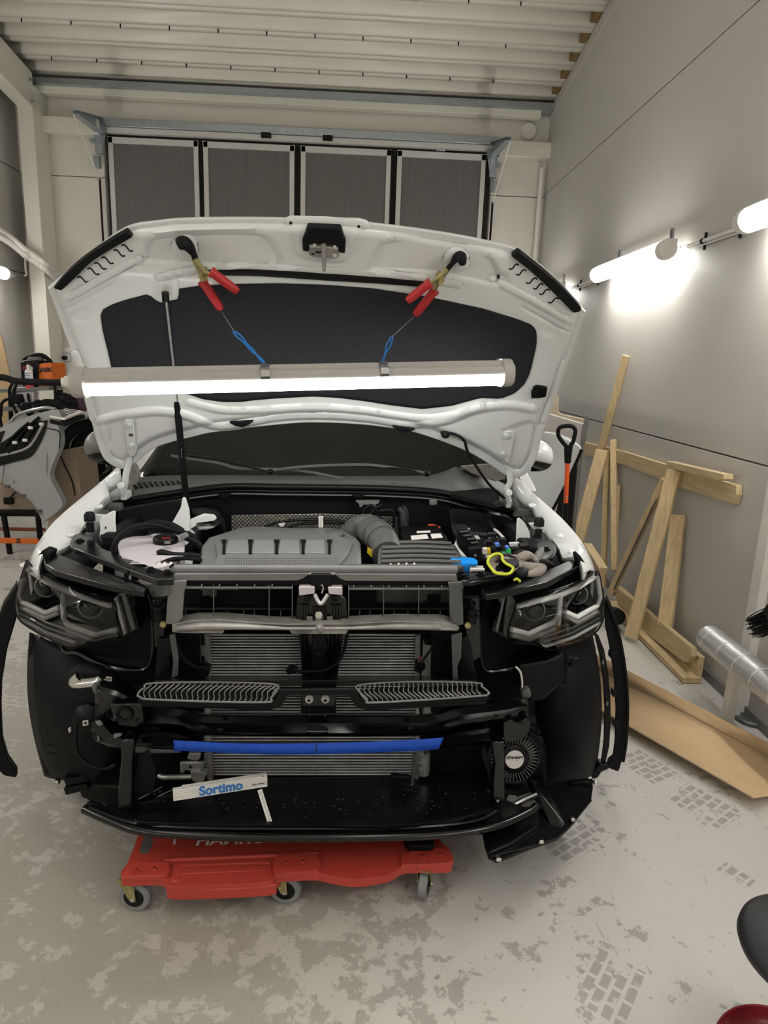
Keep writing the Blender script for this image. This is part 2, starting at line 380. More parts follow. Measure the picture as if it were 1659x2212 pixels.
rf.prism([(-3.45, 7.42, z0), (-3.45, 7.42, z0-.32), (-3.45, YF, z1-.32), (-3.45, YF, z1)], (.15, 0, 0)); rf.build('trim_rafter', 'steel', kind='structure', bevel=.004)
bl = M()
for dz in (.08, .27): bl.lathe([(.016, 0), (.016, .012), (.008, .014), (.008, .03)], (-3.30, 7.36, z0-dz), (1, 0, 0), 6)
bl.build('trim_rafter_bolts', 'galv', kind='structure')
b = M(); b.box((XR-.008, 5.0, .025), (.016, 5.3, .05)); b.build('baseboard_right', 'gry2', kind='structure')
# vertical white pipe in the far right corner
q0, q1 = atY(1185, 340, 7.6), atY(1158, 600, 7.6)
pp = M().tube([(XR-.06, 7.62, 3.62), (XR-.06, 7.62, 1.2)], .028, 12); pp.build('trim_pipe', 'white_plastic', kind='structure')
# round blank cover on the back wall
p = atY(1141, 284, 7.7)
M().lathe([(.085, 0), (.085, .02), (.075, .03), (0.001, .031)], p+Vector((0, .0, 0)), (0, -1, 0), 32).build('trim_vent_cover', 'white_plastic', kind='structure')
# ------------------------------------------------------------------ the folding door
root = thing('folding_door', (0, 7.72, 0), 'tall grey four-leaf folding door filling the opening in the back wall', 'door'); root['kind'] = 'structure'; root.name = 'door_1'
xs = [(232, 428), (438, 636), (650, 846), (860, 1052)]
for i, (a, bb) in enumerate(xs):
    x0 = atY(a, 300, 7.7).x; x1 = atY(bb, 320, 7.7).x
    leaf = M().box(((x0+x1)/2, 7.735, 1.87), (x1-x0-.09, .03, 3.64)).build('leaf_panel', 'doorgrey', root)
    f = M(); wd = .05
    f.box((x0+wd/2, 7.725, 1.88), (wd, .05, 3.74)).box((x1-wd/2, 7.725, 1.88), (wd, .05, 3.74)).box(((x0+x1)/2, 7.725, 3.72), (x1-x0, .05, .06)).box(((x0+x1)/2, 7.725, .04), (x1-x0, .05, .06))
    f.build('leaf_frame', 'dooralu', root, bevel=.004)
    if i < 3:
        x2 = atY(xs[i+1][0], 320, 7.7).x
        M().box(((x1+x2)/2, 7.735, 1.87), (x2-x1-.004, .03, 3.74)).build('rubber_seal', 'rubber', root)
h = M().box(((DX0+DX1)/2, 7.66, 3.865), (DX1-DX0+.1, .07, .075)).build('header_track', 'galv', root, bevel=.004)
M().box(((DX0+DX1)/2, 7.68, 3.80), (DX1-DX0+.02, .06, .05)).build('track_lower_strip', 'dooralu', root)  # plain strip under the header track, in door frame paint
for x in (575, 708):
    q = atY(x, 295, 7.64); M().box((q.x, 7.64, 3.815), (.1, .03, .05)).build('roller_bracket', 'rubber', root)
for x in (325, 952):
    q = atY(x, 285+(x-325)*.057, 7.68); M().box((q.x, 7.69, q.z), (.10, .03, .045)).build('top_catch', 'galv', root, bevel=.006)
def wing(sgn, tipx, tipy, hx, hy):
    a = atY(hx, hy, 7.62); d = atY(tipx, tipy, 6.95)
    m_ = M(); up = Vector((0, 0, .06))
    m_.prism([a+up*1.4, a-up*1.2, d-up*.35, d+up*.35], (.012*sgn, 0, 0))
    m_.prism([a-up*1.2, a-up*1.2+Vector((-.07*sgn, 0, 0)), d-up*.35+Vector((-.05*sgn, 0, 0)), d-up*.35], (0, 0, .008))
    m_.prism([a+up*1.4, a+up*1.4+Vector((-.05*sgn, 0, 0)), d+up*.35+Vector((-.04*sgn, 0, 0)), d+up*.35], (0, 0, -.008))
    m_.build('opener_arm', 'galv', root, bevel=.002)
    g = M().prism([a+Vector((-.08*sgn, .03, .02)), a+Vector((.03*sgn, .03, .02)), a+Vector((.03*sgn, .03, -.2)), a+Vector((-.02*sgn, .03, -.28))], (0, -.02, 0))
    g.box(a+Vector((.0, .0, -.16)), (.07, .06, .2)).box(a+Vector((.03*sgn, 0, -.34)), (.06, .05, .12))
    g.lathe([(.025, 0), (.025, .03)], a+Vector((.05*sgn, -.03, -.15)), (0, -1, 0), 12)
    g.build('hinge_bracket', 'galv', root, bevel=.003)
    foot = Vector((a.x+.02*sgn, 7.64, a.z-.50))
    M().tube([d-up*.3, foot], .007, 6).build('drive_rod', 'steel', root)
    M().lathe([(.016, 0), (.016, .05)], foot, (0, -1, 0), 10).build('rod_joint', 'chrome', root)
    M().tube([foot, (foot.x, 7.66, .1)], .011, 8).build('vertical_bar', 'rubber', root)
wing(-1, 158, 242, 212, 272); wing(1, 1103, 300, 1068, 325)
# ------------------------------------------------------------------ lamps, conduit, sockets
def batten(y0, y1, side, label, r=.05):
    x = XR-.13 if side > 0 else XL+.13; z = 2.285; s = side
    t = thing('batten_light', (x, (y0+y1)/2, z), label, 'light', 'batten lights along the walls')
    e = M(); n = 12
    def ring(y, rr=1): return [Vector((x+.052*rr*math.cos(2*math.pi*k/n), y, z+.052*rr*math.sin(2*math.pi*k/n))) for k in range(n)]
    M().box((x+s*.028, (y0+y1)/2, z+.040), (.07, y1-y0-.06, .05)).build('housing', 'white_plastic', t, bevel=.006)
    dv = M(); pr = [(-.046, .03), (-.052, .0), (-.046, -.03), (-.025, -.05), (0, -.056), (.025, -.05), (.046, -.03), (.05, .0), (.046, .012), (.0, .014)]
    dv.grid([[Vector((x-s*(-a)*1.0, yy, z+c)) for a, c in pr] for yy in (y0+.05, y1-.05)], True)
    dv.build('diffuser', 'tube', t)
    for yy, dd in ((y0, 1), (y1, -1)):
        M().lathe([(.030, -.008), (.052, 0), (.058, .02), (.058, .06)], (x, yy, z), (0, dd, 0), 20).build('end_cap', 'white_plastic', t, bevel=.003)
    for yy in (y0+.14, y1-.3):
        M().box((x+s*.07, yy, z+.085), (.012, .035, .11)).box((x+s*.095, yy, z+.03), (.06, .03, .01)).build('bracket', 'galv', t)
    return t
batten(4.08, 5.36, 1, 'lit white tube batten light on the right wall between two bare runs of conduit')
batten(6.30, 7.30, 1, 'lit tube batten light at the far end, mostly behind the raised hood')
batten(2.02, 3.30, 1, 'lit tube batten light cut off by the right edge of the photo')
for y0 in (-.1, -2.2, -4.3): batten(y0-.2, y0+1.08, 1, 'unseen tube batten light added on the right wall behind the viewer')  # right wall row continued unseen behind the viewer to brighten the room
batten(5.75, 7.0, -1, 'lit tube batten light on the left wall, only its rounded end in view')
for y0 in (3.4, 1.4, -.6, -2.6, -4.6): batten(y0-.2, y0+1.08, -1, 'unseen tube batten light added along the left wall')  # unseen lamps continuing the left row, added for brightness
for x0 in (-2.3, .5):  # ceiling lights out of view, added to raise the room's brightness
    for y0 in (-3.6, -1.6, .4):
        t = thing('added_ceiling_light', (x0, y0, ceil_z(y0)-.1), 'unseen ceiling panel light added above the viewer for brightness', 'light', 'added ceiling lights above the viewer')
        M().box((x0, y0, ceil_z(y0)-.10), (.34, 1.3, .06)).build('housing', 'white_plastic', t, .006)
        M().box((x0, y0, ceil_z(y0)-.135), (.28, 1.22, .02)).build('diffuser', 'panel', t, .004)
def conduit(y0, y1, x, z, label):
    t = thing('conduit_run', (x, (y0+y1)/2, z), label, 'pipe', 'conduit runs between lamps')
    M().tube([(x, y0, z), (x, y1, z)], .011, 10).tube([(x+.004, y0, z-.018), (x+.004, y1, z-.018)], .005, 8).build('pipe', 'white_plastic', t)
    n = max(1, int((y1-y0)/.33)); rng = [y0+(i+.5)*(y1-y0)/n for i in range(n)]
    for yy in rng:
        M().lathe([(.016, -.01), (.016, .01)], (x, yy, z), (0, 1, 0), 10).box((x+.012, yy, z), (.012, .012, .09)).build('pipe_clip', 'rubber', t)
    return t
conduit(3.34, 4.06, XR-.03, 2.30, 'cream conduit with black clips on the right wall, nearest the camera')
conduit(5.38, 6.28, XR-.03, 2.29, 'cream conduit with black clips just beyond the lit batten light, by the hood edge')
# left wall: conduit stub and two ribbed white hoses round the column
t = conduit(7.02, 7.36, XL+.03, 2.31, 'cream conduit on the left wall beside the steel column')
hs = thing('ribbed_hose_pair', atY(60, 540, 7.3), 'pair of white ribbed hoses bending round the left steel column', 'hose')
for dz in (0, -.055):
    pts = [Vector((XL+.06, 5.6, 2.78+dz)), Vector((XL+.06, 7.0, 2.70+dz)), atY(55, 540, 7.28)+Vector((0, 0, dz)), atY(75, 553, 7.28)+Vector((0, 0, dz)), atY(98, 570, 7.31)+Vector((0, 0, dz)), atY(122, 592, 7.5)+Vector((0, 0, dz))]
    P = cr(pts, 14); M().tube(P, [.03+(.004 if i % 2 else 0) for i in range(len(P))], 12).build('hose', 'white_plastic', hs)
cb = M().tube(cr([atY(54, 545, 7.36), atY(55, 580, 7.36), atY(57, 592, 7.36), atY(52, 596, 7.36)], 5), .010, 8).build('drop_cable', 'white_plastic', hs)
t = thing('wall_socket', atY(143, 772, 7.68), 'small white socket with black plug on the back wall left of the hood', 'socket')
p = atY(143, 772, 7.69); M().box(p, (.09, .03, .09)).build('faceplate', 'white_plastic', t, bevel=.006)
M().lathe([(.022, 0), (.022, .05)], p+Vector((0, -.015, -.005)), (0, -1, 0), 12).build('plug', 'rubber', t)
p = atY(110, 769, 7.69); tag(M().box(p, (.05, .03, .08)).build('light_switch', 'white_plastic', bevel=.006), 'narrow light switch on the back wall beside the steel column', 'switch')
p = atY(147, 757, 7.69); tag(M().box(p, (.11, .05, .06)).build('junction_box', 'white_plastic', bevel=.006), 'white junction box just above the wall socket at the hood edge', 'box')
cc = M().tube([atY(108, 748, 7.69), atY(120, 752, 7.69), atY(140, 752, 7.69)], .008, 6)
tag(cc.build('surface_cable', 'white_plastic'), 'thin white cable along the back wall left of the hood', 'cable')
# ================================================================== THE CAR
CAR = thing('car', (-.13, 3.4, 0), 'white car with raised bonnet and front bumper removed, front facing the camera', 'car')
def resample(pts, n):
    P = [Vector((x, y, 0)) for x, y in pts]; L = [0]
    for a, b in zip(P, P[1:]): L.append(L[-1]+(b-a).length)
    out = []; j = 0
    for i in range(n):
        s = L[-1]*i/(n-1)
        while j < len(P)-2 and L[j+1] < s: j += 1
        t = (s-L[j])/max(1e-9, L[j+1]-L[j]); q = P[j].lerp(P[j+1], t); out.append((q.x, q.y))
    return out
def smooth2(pts, n=6): return [(p.x, p.y) for p in cr([(x, y, 0) for x, y in pts], n)]
def coons(top, bot, left, right, nu, nv):            # outlines -> grid of photo points, rows run top to bottom
    T, B, Lf, R = resample(top, nu), resample(bot, nu), resample(left, nv), resample(right, nv); G = []
    for j in range(nv):
        v = j/(nv-1); row = []
        for i in range(nu):
            u = i/(nu-1); q = []
            for k in (0, 1):
                q.append((1-v)*T[i][k]+v*B[i][k]+(1-u)*Lf[j][k]+u*R[j][k]
                         - ((1-u)*(1-v)*T[0][k]+u*(1-v)*T[-1][k]+(1-u)*v*B[0][k]+u*v*B[-1][k]))
            row.append(tuple(q))
        G.append(row)
    return G
hA, hB, hC = A(265, 1003, 2.53), A(1118, 1026, 2.53), A(700, 473, 1.95)
HN = (hB-hA).cross(hC-hA).normalized()
if HN.y > 0: HN = -HN                                # towards the viewer
HC = HN.dot(hA)
def H(px, py, off=0):
    v = ray(px, py); k = v.dot(HN); u = (px-690)/580
    return CAM+v*((HC-HN.dot(CAM)+.055*u*u*u*u+off)/k)
def hplate(name, pts, off, th, m, parent, bevel=.0015, **k):
    return M().prism([H(x, y, off+th) for x, y in pts], -HN*th).build(name, m, parent, bevel, **k)
def disc(px, py, rx, ry=None, n=16, rot=0):
    ry = ry or rx
    return [(px+rx*math.cos(2*math.pi*i/n)*math.cos(rot)-ry*math.sin(2*math.pi*i/n)*math.sin(rot), py+rx*math.cos(2*math.pi*i/n)*math.sin(rot)+ry*math.sin(2*math.pi*i/n)*math.cos(rot)) for i in range(n)]
top = smooth2([(104, 619), (180, 555), (270, 490), (342, 475), (416, 469), (560, 468), (700, 472), (787, 478), (924, 495), (1042, 516), (1120, 538), (1198, 597), (1265, 671)])
left = smooth2([(104, 619), (138, 709), (173, 799), (195, 890), (210, 950), (225, 985), (245, 1001), (263, 1008)])
right = smooth2([(1265, 671), (1226, 781), (1198, 860), (1172, 931), (1160, 980), (1149, 1003), (1133, 1020), (1112, 1028)])
bot = smooth2([(263, 1008), (282, 1004), (304, 986), (334, 963), (379, 948), (416, 939), (454, 930), (547, 918), (640, 909), (700, 908), (780, 912), (847, 920), (899, 930), (962, 951), (1018, 975), (1058, 999), (1090, 1021), (1112, 1028)])
G = coons(top, bot, left, right, 300, 180)
edge = resample(top, 60)+resample(right, 40)+resample(bot[::-1], 60)+resample(left[::-1], 40)
def dist_poly(x, y, P):
    d = 1e9
    for (x0, y0), (x1, y1) in zip(P, P[1:]):
        dx, dy = x1-x0, y1-y0; t = ((x-x0)*dx+(y-y0)*dy)/(dx*dx+dy*dy+1e-9); t = 0 if t < 0 else 1 if t > 1 else t
        e = (x-x0-t*dx)**2+(y-y0-t*dy)**2
        if e < d: d = e
    return math.sqrt(d)
def sst(x, a, b):
    t = max(0, min(1, (x-a)/(b-a))); return t*t*(3-2*t)
def inside(x, y, P):
    c = False; j = len(P)-1
    for i in range(len(P)):
        if (P[i][1] > y) != (P[j][1] > y) and x < (P[j][0]-P[i][0])*(y-P[i][1])/(P[j][1]-P[i][1])+P[i][0]: c = not c
        j = i
    return c
beads = [  # photo polyline, half width, height (+ towards the viewer)
    (smooth2([(215, 905), (270, 893), (340, 885), (400, 893), (450, 912), (500, 915), (600, 897), (700, 893), (800, 900), (880, 912), (960, 905), (1030, 880), (1100, 872), (1150, 880)]), 9, .012),
    (smooth2([(410, 866), (480, 882), (560, 882), (680, 876), (780, 883), (846, 893), (912, 900), (970, 894), (1040, 875)]), 7, .009),
    ([(145, 640), (225, 595), (300, 555)], 6, .006), ([(150, 660), (240, 610)], 5, -.005),
    ([(1228, 690), (1150, 645), (1060, 600)], 6, .006), ([(1222, 710), (1130, 660)], 5, -.005),
    ([(165, 760), (190, 840), (205, 900)], 6, .007), ([(1212, 780), (1190, 850), (1172, 905)], 6, .007),
    (smooth2([(345, 596), (400, 583), (460, 578), (560, 577), (700, 582), (820, 590), (920, 600), (990, 612)]), 5, .008),
]
pads = [  # photo outline, height: flat raised or sunken fields with a short ramp
    (smooth2([(312, 560), (318, 520), (335, 508), (400, 500), (480, 497), (560, 499), (590, 520), (604, 568), (500, 572), (400, 566), (312, 560)]), -.010),
    (smooth2([(795, 580), (815, 530), (840, 515), (900, 514), (980, 525), (1050, 545), (1072, 566), (1070, 610), (950, 588), (795, 580)]), -.010),
    (smooth2([(620, 470), (640, 512), (650, 545), (690, 556), (735, 558), (752, 535), (765, 510), (790, 480), (700, 474), (620, 470)]), .008),
    (smooth2([(230, 905), (290, 897), (300, 960), (285, 995), (262, 992), (240, 975), (230, 905)]), -.012),
    (smooth2([(1085, 925), (1150, 905), (1150, 960), (1130, 1005), (1110, 1012), (1085, 985), (1085, 925)]), -.012),
    (disc(400, 530, 22), .012), (disc(985, 560, 22), .012), (disc(303, 560, 16), -.006), (disc(1082, 598, 16), -.006),
    (disc(176, 676, 22, 16), -.004), (disc(1190, 710, 20, 14), -.004),
]
bb = lambda P, m: (min(p[0] for p in P)-m, max(p[0] for p in P)+m, min(p[1] for p in P)-m, max(p[1] for p in P)+m)
beads = [(p, w, h, bb(p, w)) for p, w, h in beads]; pads = [(p, h, bb(p, 9)) for p, h in pads]
def relief(x, y, near=True):
    d = dist_poly(x, y, edge) if near else 99; h = .018*sst(d, 16, 28)
    for p, w, hh, b in beads:
        if b[0] < x < b[1] and b[2] < y < b[3]:
            q = dist_poly(x, y, p)
            if q < w: h += hh*(1-sst(q, w*.25, w))
    for p, hh, b in pads:
        if b[0] < x < b[1] and b[2] < y < b[3]:
            q = dist_poly(x, y, p)
            h += hh*(.5+.5*sst(q, 0, 3.5)) if inside(x, y, p) else hh*.5*(1-sst(q, 0, 3.5))
    return h
hood = M().grid([[H(x, y, relief(x, y, j < 30 or j > 150 or i < 24 or i > 275)-.018) for i, (x, y) in enumerate(r)] for j, r in enumerate(G)]).build('bonnet', 'paintin', CAR, smooth=75, solid=.012)
hood.modifiers['thickness'].offset = -1
# outer skin of the bonnet, crowned away from the viewer
GS = [r[::6]+[r[-1]] for r in G[::6]+[G[-1]]]
skin = M().grid([[H(x, y, -.034-.05*math.sin(math.pi*i/(len(GS)-1))*math.sin(math.pi*k/(len(r)-1))) for k, (x, y) in enumerate(r)] for i, r in enumerate(GS)])
skin.build('outer_skin', 'paint', hood, smooth=80)
# felt insulation
mt = [(218, 679), (222, 668), (241, 657), (274, 646), (321, 634), (338, 649), (347, 653), (386, 645), (387, 623), (435, 616), (491, 613), (600, 611), (700, 614), (807, 622), (924, 640), (1042, 665), (1120, 689), (1147, 700)]
mr = smooth2([(1147, 700), (1158, 714), (1159, 740), (1153, 769), (1144, 804), (1132, 828)])
mb = [(262, 832), (300, 842), (395, 846), (413, 851), (439, 860), (482, 866), (520, 866), (551, 862), (600, 858), (677, 854), (730, 857), (779, 863), (846, 873), (912, 881), (975, 874), (1038, 857), (1081, 859), (1112, 847), (1132, 828)]
ml = smooth2([(218, 679), (222, 710), (234, 760), (244, 800), (262, 832)])
GM = coons(mt, mb, ml, mr, 80, 30)
mat_ = M().grid([[H(x, y, .010) for x, y in r] for r in GM]).build('insulation_mat', 'mat', hood, solid=.006, smooth=60)
for x, y in ((264, 670), (625, 631), (778, 639), (952, 660), (1113, 709), (246, 746), (1135, 783)):
    hplate('mat_clip', [(x-9, y-6), (x+9, y-6), (x+9, y+6), (x-9, y+6)], .0105, .003, 'blkm', mat_, .002)
for x, y in ((596, 743), (806, 750)):
    hplate('mat_recess', disc(x, y, 13, 10), .0105, .002, 'blk', mat_, .001)
# seals and clips
Sl = smooth2([(114, 623), (136, 597), (173, 563), (229, 524), (272, 498)], 5)+[(286, 513)]+smooth2([(286, 513), (203, 563), (155, 608), (132, 629)], 5)
hplate('edge_seal', Sl, .002, .022, 'blk', hood, .005)
Sr = [(1104, 554)]+smooth2([(1120, 541), (1171, 581), (1215, 620), (1257, 665)], 5)+[(1255, 674)]+smooth2([(1238, 677), (1198, 636), (1148, 589), (1104, 554)], 5)[:-1]
hplate('edge_seal', Sr, .002, .022, 'blk', hood, .005)
for a, b in (((263, 530), (287, 541)), ((246, 541), (270, 552)), ((220, 557), (245, 568)), ((204, 569), (230, 580)), ((189, 581), (214, 591)), ((167, 600), (192, 607)),
             ((1120, 573), (1100, 579)), ((1136, 585), (1115, 592)), ((1160, 603), (1137, 610)), ((1173, 615), (1152, 622)), ((1187, 627), (1165, 634)), ((1207, 646), (1184, 652))):
    pts = []
    for i in range(9):
        t = i/8; pts.append(H(a[0]+(b[0]-a[0])*t, a[1]+(b[1]-a[1])*t-4*math.sin(t*6.28), .012))
    M().tube(pts, .0022, 6).build('seal_clip_tail', 'blk', hood)
sp = smooth2([(446, 583), (560, 583), (700, 591), (820, 600), (918, 609)], 5); sq = smooth2([(918, 621), (820, 613), (700, 606), (560, 597), (448, 595)], 5)
hplate('front_seal', sp+sq, .012, .008, 'blk', hood, .002)
for x, y, rx, ry in ((303, 561, 8, 7), (359, 595, 7, 6), (324, 597, 4.5, 4), (181, 707, 7, 5), (206, 782, 8, 6), (1082, 598, 8, 7), (1030, 628, 9, 6), (1063, 633, 4, 4), (1192, 747, 7, 6), (1166, 818, 7, 5.5), (628, 482, 3.2, 3.2), (775, 490, 3.2, 3.2), (1144, 861, 8, 5), (222, 867, 3.5, 3), (680, 563, 2.5, 2.5), (729, 566, 2.5, 2.5), (1140, 903, 3, 2.5)):
    hplate('dark_hole_disc', disc(x, y, rx, ry), .001, .0025, 'rubber', hood, .001)  # flat black discs in place of the dark holes
for x, y in ((485, 526), (620, 522), (780, 532), (910, 546), (275, 562), (1140, 625)):
    hplate('spot_dimple', disc(x, y, 4.5, 4), .0, .003, 'paintin', hood, .001)
hplate('grommet', disc(367, 912, 15, 11), .0, .006, 'rubber', hood, .002)
hplate('grommet_cap', disc(367, 912, 9, 6.5), .004, .005, 'blk', hood, .002)
for q in ([(495, 914), (547, 911), (538, 918), (524, 924), (507, 920)], [(847, 922), (897, 929), (885, 933), (875, 937), (858, 930)]):
    hplate('rubber_stop', q, .004, .012, 'rubber', hood, .002)
hplate('support_clip', [(1152, 838), (1160, 834), (1183, 838), (1180, 858), (1160, 861), (1150, 856)], .002, .018, 'blk', hood, .003)
hplate('support_clip', [(1148, 846), (1162, 844), (1164, 860), (1148, 862)], .02, .01, 'blk', hood, .003)
# latch
hplate('latch_cover', [(664, 492), (736, 495), (747, 522), (745, 549), (731, 546), (730, 531), (668, 527), (667, 545), (654, 543), (653, 520)], .006, .03, 'blkm', hood, .004)
L_ = hplate('latch_plate', [(667, 526), (732, 532), (733, 553), (726, 560), (706, 557), (700, 563), (694, 557), (672, 554), (667, 549)], .004, .026, 'alubar', hood, .002)
hplate('latch_rail', [(668, 530), (731, 535), (731, 540), (668, 535)], .030, .006, 'alu', L_, .001)
for x, y, r in ((679, 530, 4), (723, 534, 4), (723, 552, 5)):
    hplate('latch_bolt', disc(x, y, r), .03, .008, 'chrome', L_, .001)
hplate('latch_slot', [(682, 543), (694, 543), (694, 547), (682, 547)], .03, .001, 'rubber', L_, 0)
hplate('latch_slot', disc(676, 549, 3, 2), .03, .001, 'rubber', L_, 0)
M().tube([H(699, 527, .04), H(700, 555, .042), H(700, 586, .05)], [.0065, .0065, .0045], 10).build('striker_pin', 'alubar', L_)
hplate('strut_bracket', [(325, 610), (387, 603), (388, 640), (346, 652), (336, 645)], .009, .004, 'paintin', hood, .002)
# hinges
for q, l1, bolts in (([(266, 912), (272, 908), (288, 910), (292, 960), (297, 968), (292, 984), (279, 989), (273, 962)], [(279, 985), (277, 1003), (272, 1025), (270, 1045), (264, 1068)], ((278, 921), (285, 965))),
              ([(1087, 934), (1099, 931), (1110, 934), (1112, 944), (1106, 970), (1101, 1000), (1092, 1000), (1082, 985), (1080, 978)], [(1095, 996), (1099, 1018), (1102, 1040), (1094, 1060), (1100, 1085)], ((1094, 943), (1086, 983)))):
    hp = hplate('hinge_plate', q, -.006, .014, 'paintin', hood, .003)
    for x, y in bolts:
        hplate('hinge_bolt', disc(x, y, 7, 6), .008, .004, 'paintin', hp, .001); hplate('hinge_bolt', disc(x, y, 4.5, 4, 6), .012, .006, 'paintin', hp, .001)
    P = [A(x, y, 2.50+.012*i) for i, (x, y) in enumerate(l1)]
    M().tube(cr(P, 4), .012, 8, flat=.45).build('hinge_link', 'paintin', hood)
    a, b = P[-2], P[-1]
    M().box(b+Vector((0, .04, -.01)), (.022, .07, .03)).lathe([(.014, 0), (.014, .03)], a+Vector((0, -.02, 0)), (0, -1, 0), 10).build('hinge_base', 'paintin', hood, bevel=.004)
for x, y in ((237, 904), (240, 918), (238, 930), (248, 950), (248, 972), (253, 980), (277, 905)):
    hplate('spot_dimple', disc(x, y, 3.6, 3), -.012, .003, 'paintin', hood, .001)
for x, y in ((1130, 932), (1131, 940), (1128, 952), (1129, 966), (1123, 980), (1119, 990), (1094, 930)):
    hplate('spot_dimple', disc(x, y, 3.6, 3), -.012, .003, 'paintin', hood, .001)
hplate('slot', [(278, 937), (288, 937), (288, 943), (278, 943)], .008, .001, 'seam', hood, 0)
# gas strut
gs = M().tube([H(358, 640, .035), A(384, 870, 2.33)], .0040, 10).build('strut_rod', 'alu', CAR)
M().tube([A(382, 866, 2.33), A(383, 884, 2.34)], .0105, 14).tube([A(383, 882, 2.34), A(403, 1088, 2.45)], .0118, 14).build('strut_cylinder', 'blkm', gs)
M().tube([H(357, 632, .03), H(358, 650, .034)], .0105, 10).build('strut_socket', 'blk', gs)
M().lathe([(.012, -.02), (.016, -.01), (.016, .02)], A(403, 1094, 2.45), (0, -1, 0), 12).build('strut_socket', 'blk', gs)
lettering('- - -- --- -- - ---', .008, A(392, 975, 2.372), A(394, 995, 2.37)-A(392, 960, 2.37), A(400, 970, 2.37)-A(390, 970, 2.37), 'whiteink', gs)
# washer hose
wh = M().tube(cr([H(965, 935, .012), H(985, 939, .03), H(1003, 952, .03), A(1010, 975, 2.46), A(1032, 1012, 2.48), A(1060, 1050, 2.5), A(1090, 1076, 2.53)], 6), .0052, 8).build('washer_hose', 'blkm', CAR)
M().lathe([(.006, .025), (.014, .018), (.018, 0)], H(962, 934, 0), HN, 14).build('hose_grommet', 'rubber', wh)
# ------------------------------------------------------------------ windscreen, cabin, cowl
def arcs(pts, n=5): return smooth2(pts, n)
# windscreen: lower edge behind the cowl, upper edge under the roof
wl, wr = Vector((-.86, 2.78, 1.10)), Vector((.62, 2.83, 1.10))
rows = []
for j in range(9):
    v = j/8; r = []
    for i in range(17):
        u = i/16; x = -1.0+1.76*u+(.14*v*(.5-u)*2*.9)
        bow = -.16*(1-(2*u-1)**2)*(1-.3*v)
        r.append(Vector((x, 2.85+bow+.78*v, 1.06+.50*v-.02*(2*u-1)**2)))
    rows.append(r)
M().grid(rows).build('windscreen', 'glass', CAR, smooth=80, solid=.006)
# roof, pillars and sides of the body
rows = []
for j in range(12):
    v = j/11; yy = 3.62+2.6*v; hw = .62-.02*v*v
    rows.append([Vector((-.12+hw*math.sin(a), yy-.10*math.cos(a), 1.53+.07*math.cos(a*1.1)*(1-.5*v*v))) for a in [(-1+2*i/16)*math.pi/2 for i in range(17)]])
M().grid(rows).build('roof', 'paint', CAR, solid=.03, smooth=70)
for s in (-1, 1):
    x = -.12+s*.90; xr = -.12+s*.70
    M().prism([(x, 2.86, 1.06), (x, 2.96, 1.08), (xr, 3.66, 1.56), (xr, 3.60, 1.56)], (-s*.06, 0, 0)).build('windscreen_pillar', 'paint', CAR, .01)
    xb = -.12+s*.90
    sd = M(); cols = []
    for yy in [2.95+.33*i for i in range(11)]:
        cols.append([Vector((xb-s*.02, yy, .22)), Vector((xb, yy, .45)), Vector((xb+s*.01, yy, .75)), Vector((xb-s*.02, yy, .98)), Vector((xb-s*.07, yy, 1.06))])
    sd.grid(cols).build('body_side', 'paint', CAR, solid=.03, smooth=60)
    M().prism([(xb-s*.08, 3.0, 1.06), (xb-s*.08, 6.1, 1.08), (xr+s*.02, 5.9, 1.53), (xr+s*.02, 3.66, 1.54)], (-s*.006, 0, 0)).build('side_window', 'glass', CAR)
M().box((-.12, 6.25, .85), (1.7, .12, 1.3)).build('tailgate', 'paint', CAR, .05)
M().box((-.12, 4.5, .24), (1.66, 3.4, .08)).build('underbody', 'blkm', CAR)
# grey seat fabric at the lower corner of the screen and sealing foam
M().prism([A(x, y, 2.70) for x, y in ((995, 1008), (1058, 1003), (1088, 1014), (1094, 1035), (1070, 1040), (1020, 1024))], (0, .03, 0)).build('seat_corner', 'fabric', CAR, .004)
M().prism([A(x, y, 2.68) for x, y in ((268, 1010), (290, 1000), (300, 1020), (292, 1060), (262, 1070), (254, 1045))], (0, .03, 0)).build('wing_foam', 'fabric', CAR, .008)
M().prism([A(x, y, 2.68) for x, y in ((1098, 1030), (1110, 1022), (1118, 1045), (1125, 1080), (1108, 1080))], (0, .03, 0)).build('wing_foam', 'fabric', CAR, .008)
# cowl: rear strip, mesh area and front seal
Yc = lambda x, y: 2.66-.07*(1-((x-690)/430)**2)
cowl = M()
up = arcs([(285, 1040), (310, 1030), (400, 1026), (560, 1027), (700, 1028), (820, 1028), (930, 1026), (985, 1008), (1000, 1012), (1090, 1045), (1125, 1075)], 6)
lo = arcs([(250, 1088), (300, 1075), (400, 1060), (491, 1049), (600, 1048), (700, 1049), (820, 1051), (938, 1058), (1010, 1076), (1058, 1092), (1125, 1112)], 6)
U, Lw = resample(up, 60), resample(lo, 60)
rws = [[A(*p, Yc(*p)+.10) for p in U], [A((a[0]+b[0])/2, (a[1]+b[1])/2, Yc(*a)+.04) for a, b in zip(U, Lw)], [A(*p, Yc(*p)-.03) for p in Lw]]
cowl.grid(rws); COWL = cowl.build('cowl_panel', 'gry', CAR, solid=.01, smooth=60)
sl = arcs([(240, 1090), (300, 1077), (398, 1062), (491, 1051), (600, 1052), (700, 1053), (820, 1055), (938, 1062), (1000, 1076), (1058, 1093), (1123, 1112)], 8)
M().tube([A(x, y, Yc(x, y)-.05) for x, y in sl], .013, 10).tube([A(x, y+9, Yc(x, y)-.045) for x, y in sl], .008, 8).build('cowl_seal', 'blk', COWL)
M().tube([A(x, y+16, Yc(x, y)-.04) for x, y in sl], .004, 6).build('seal_lip', 'gry2', COWL)
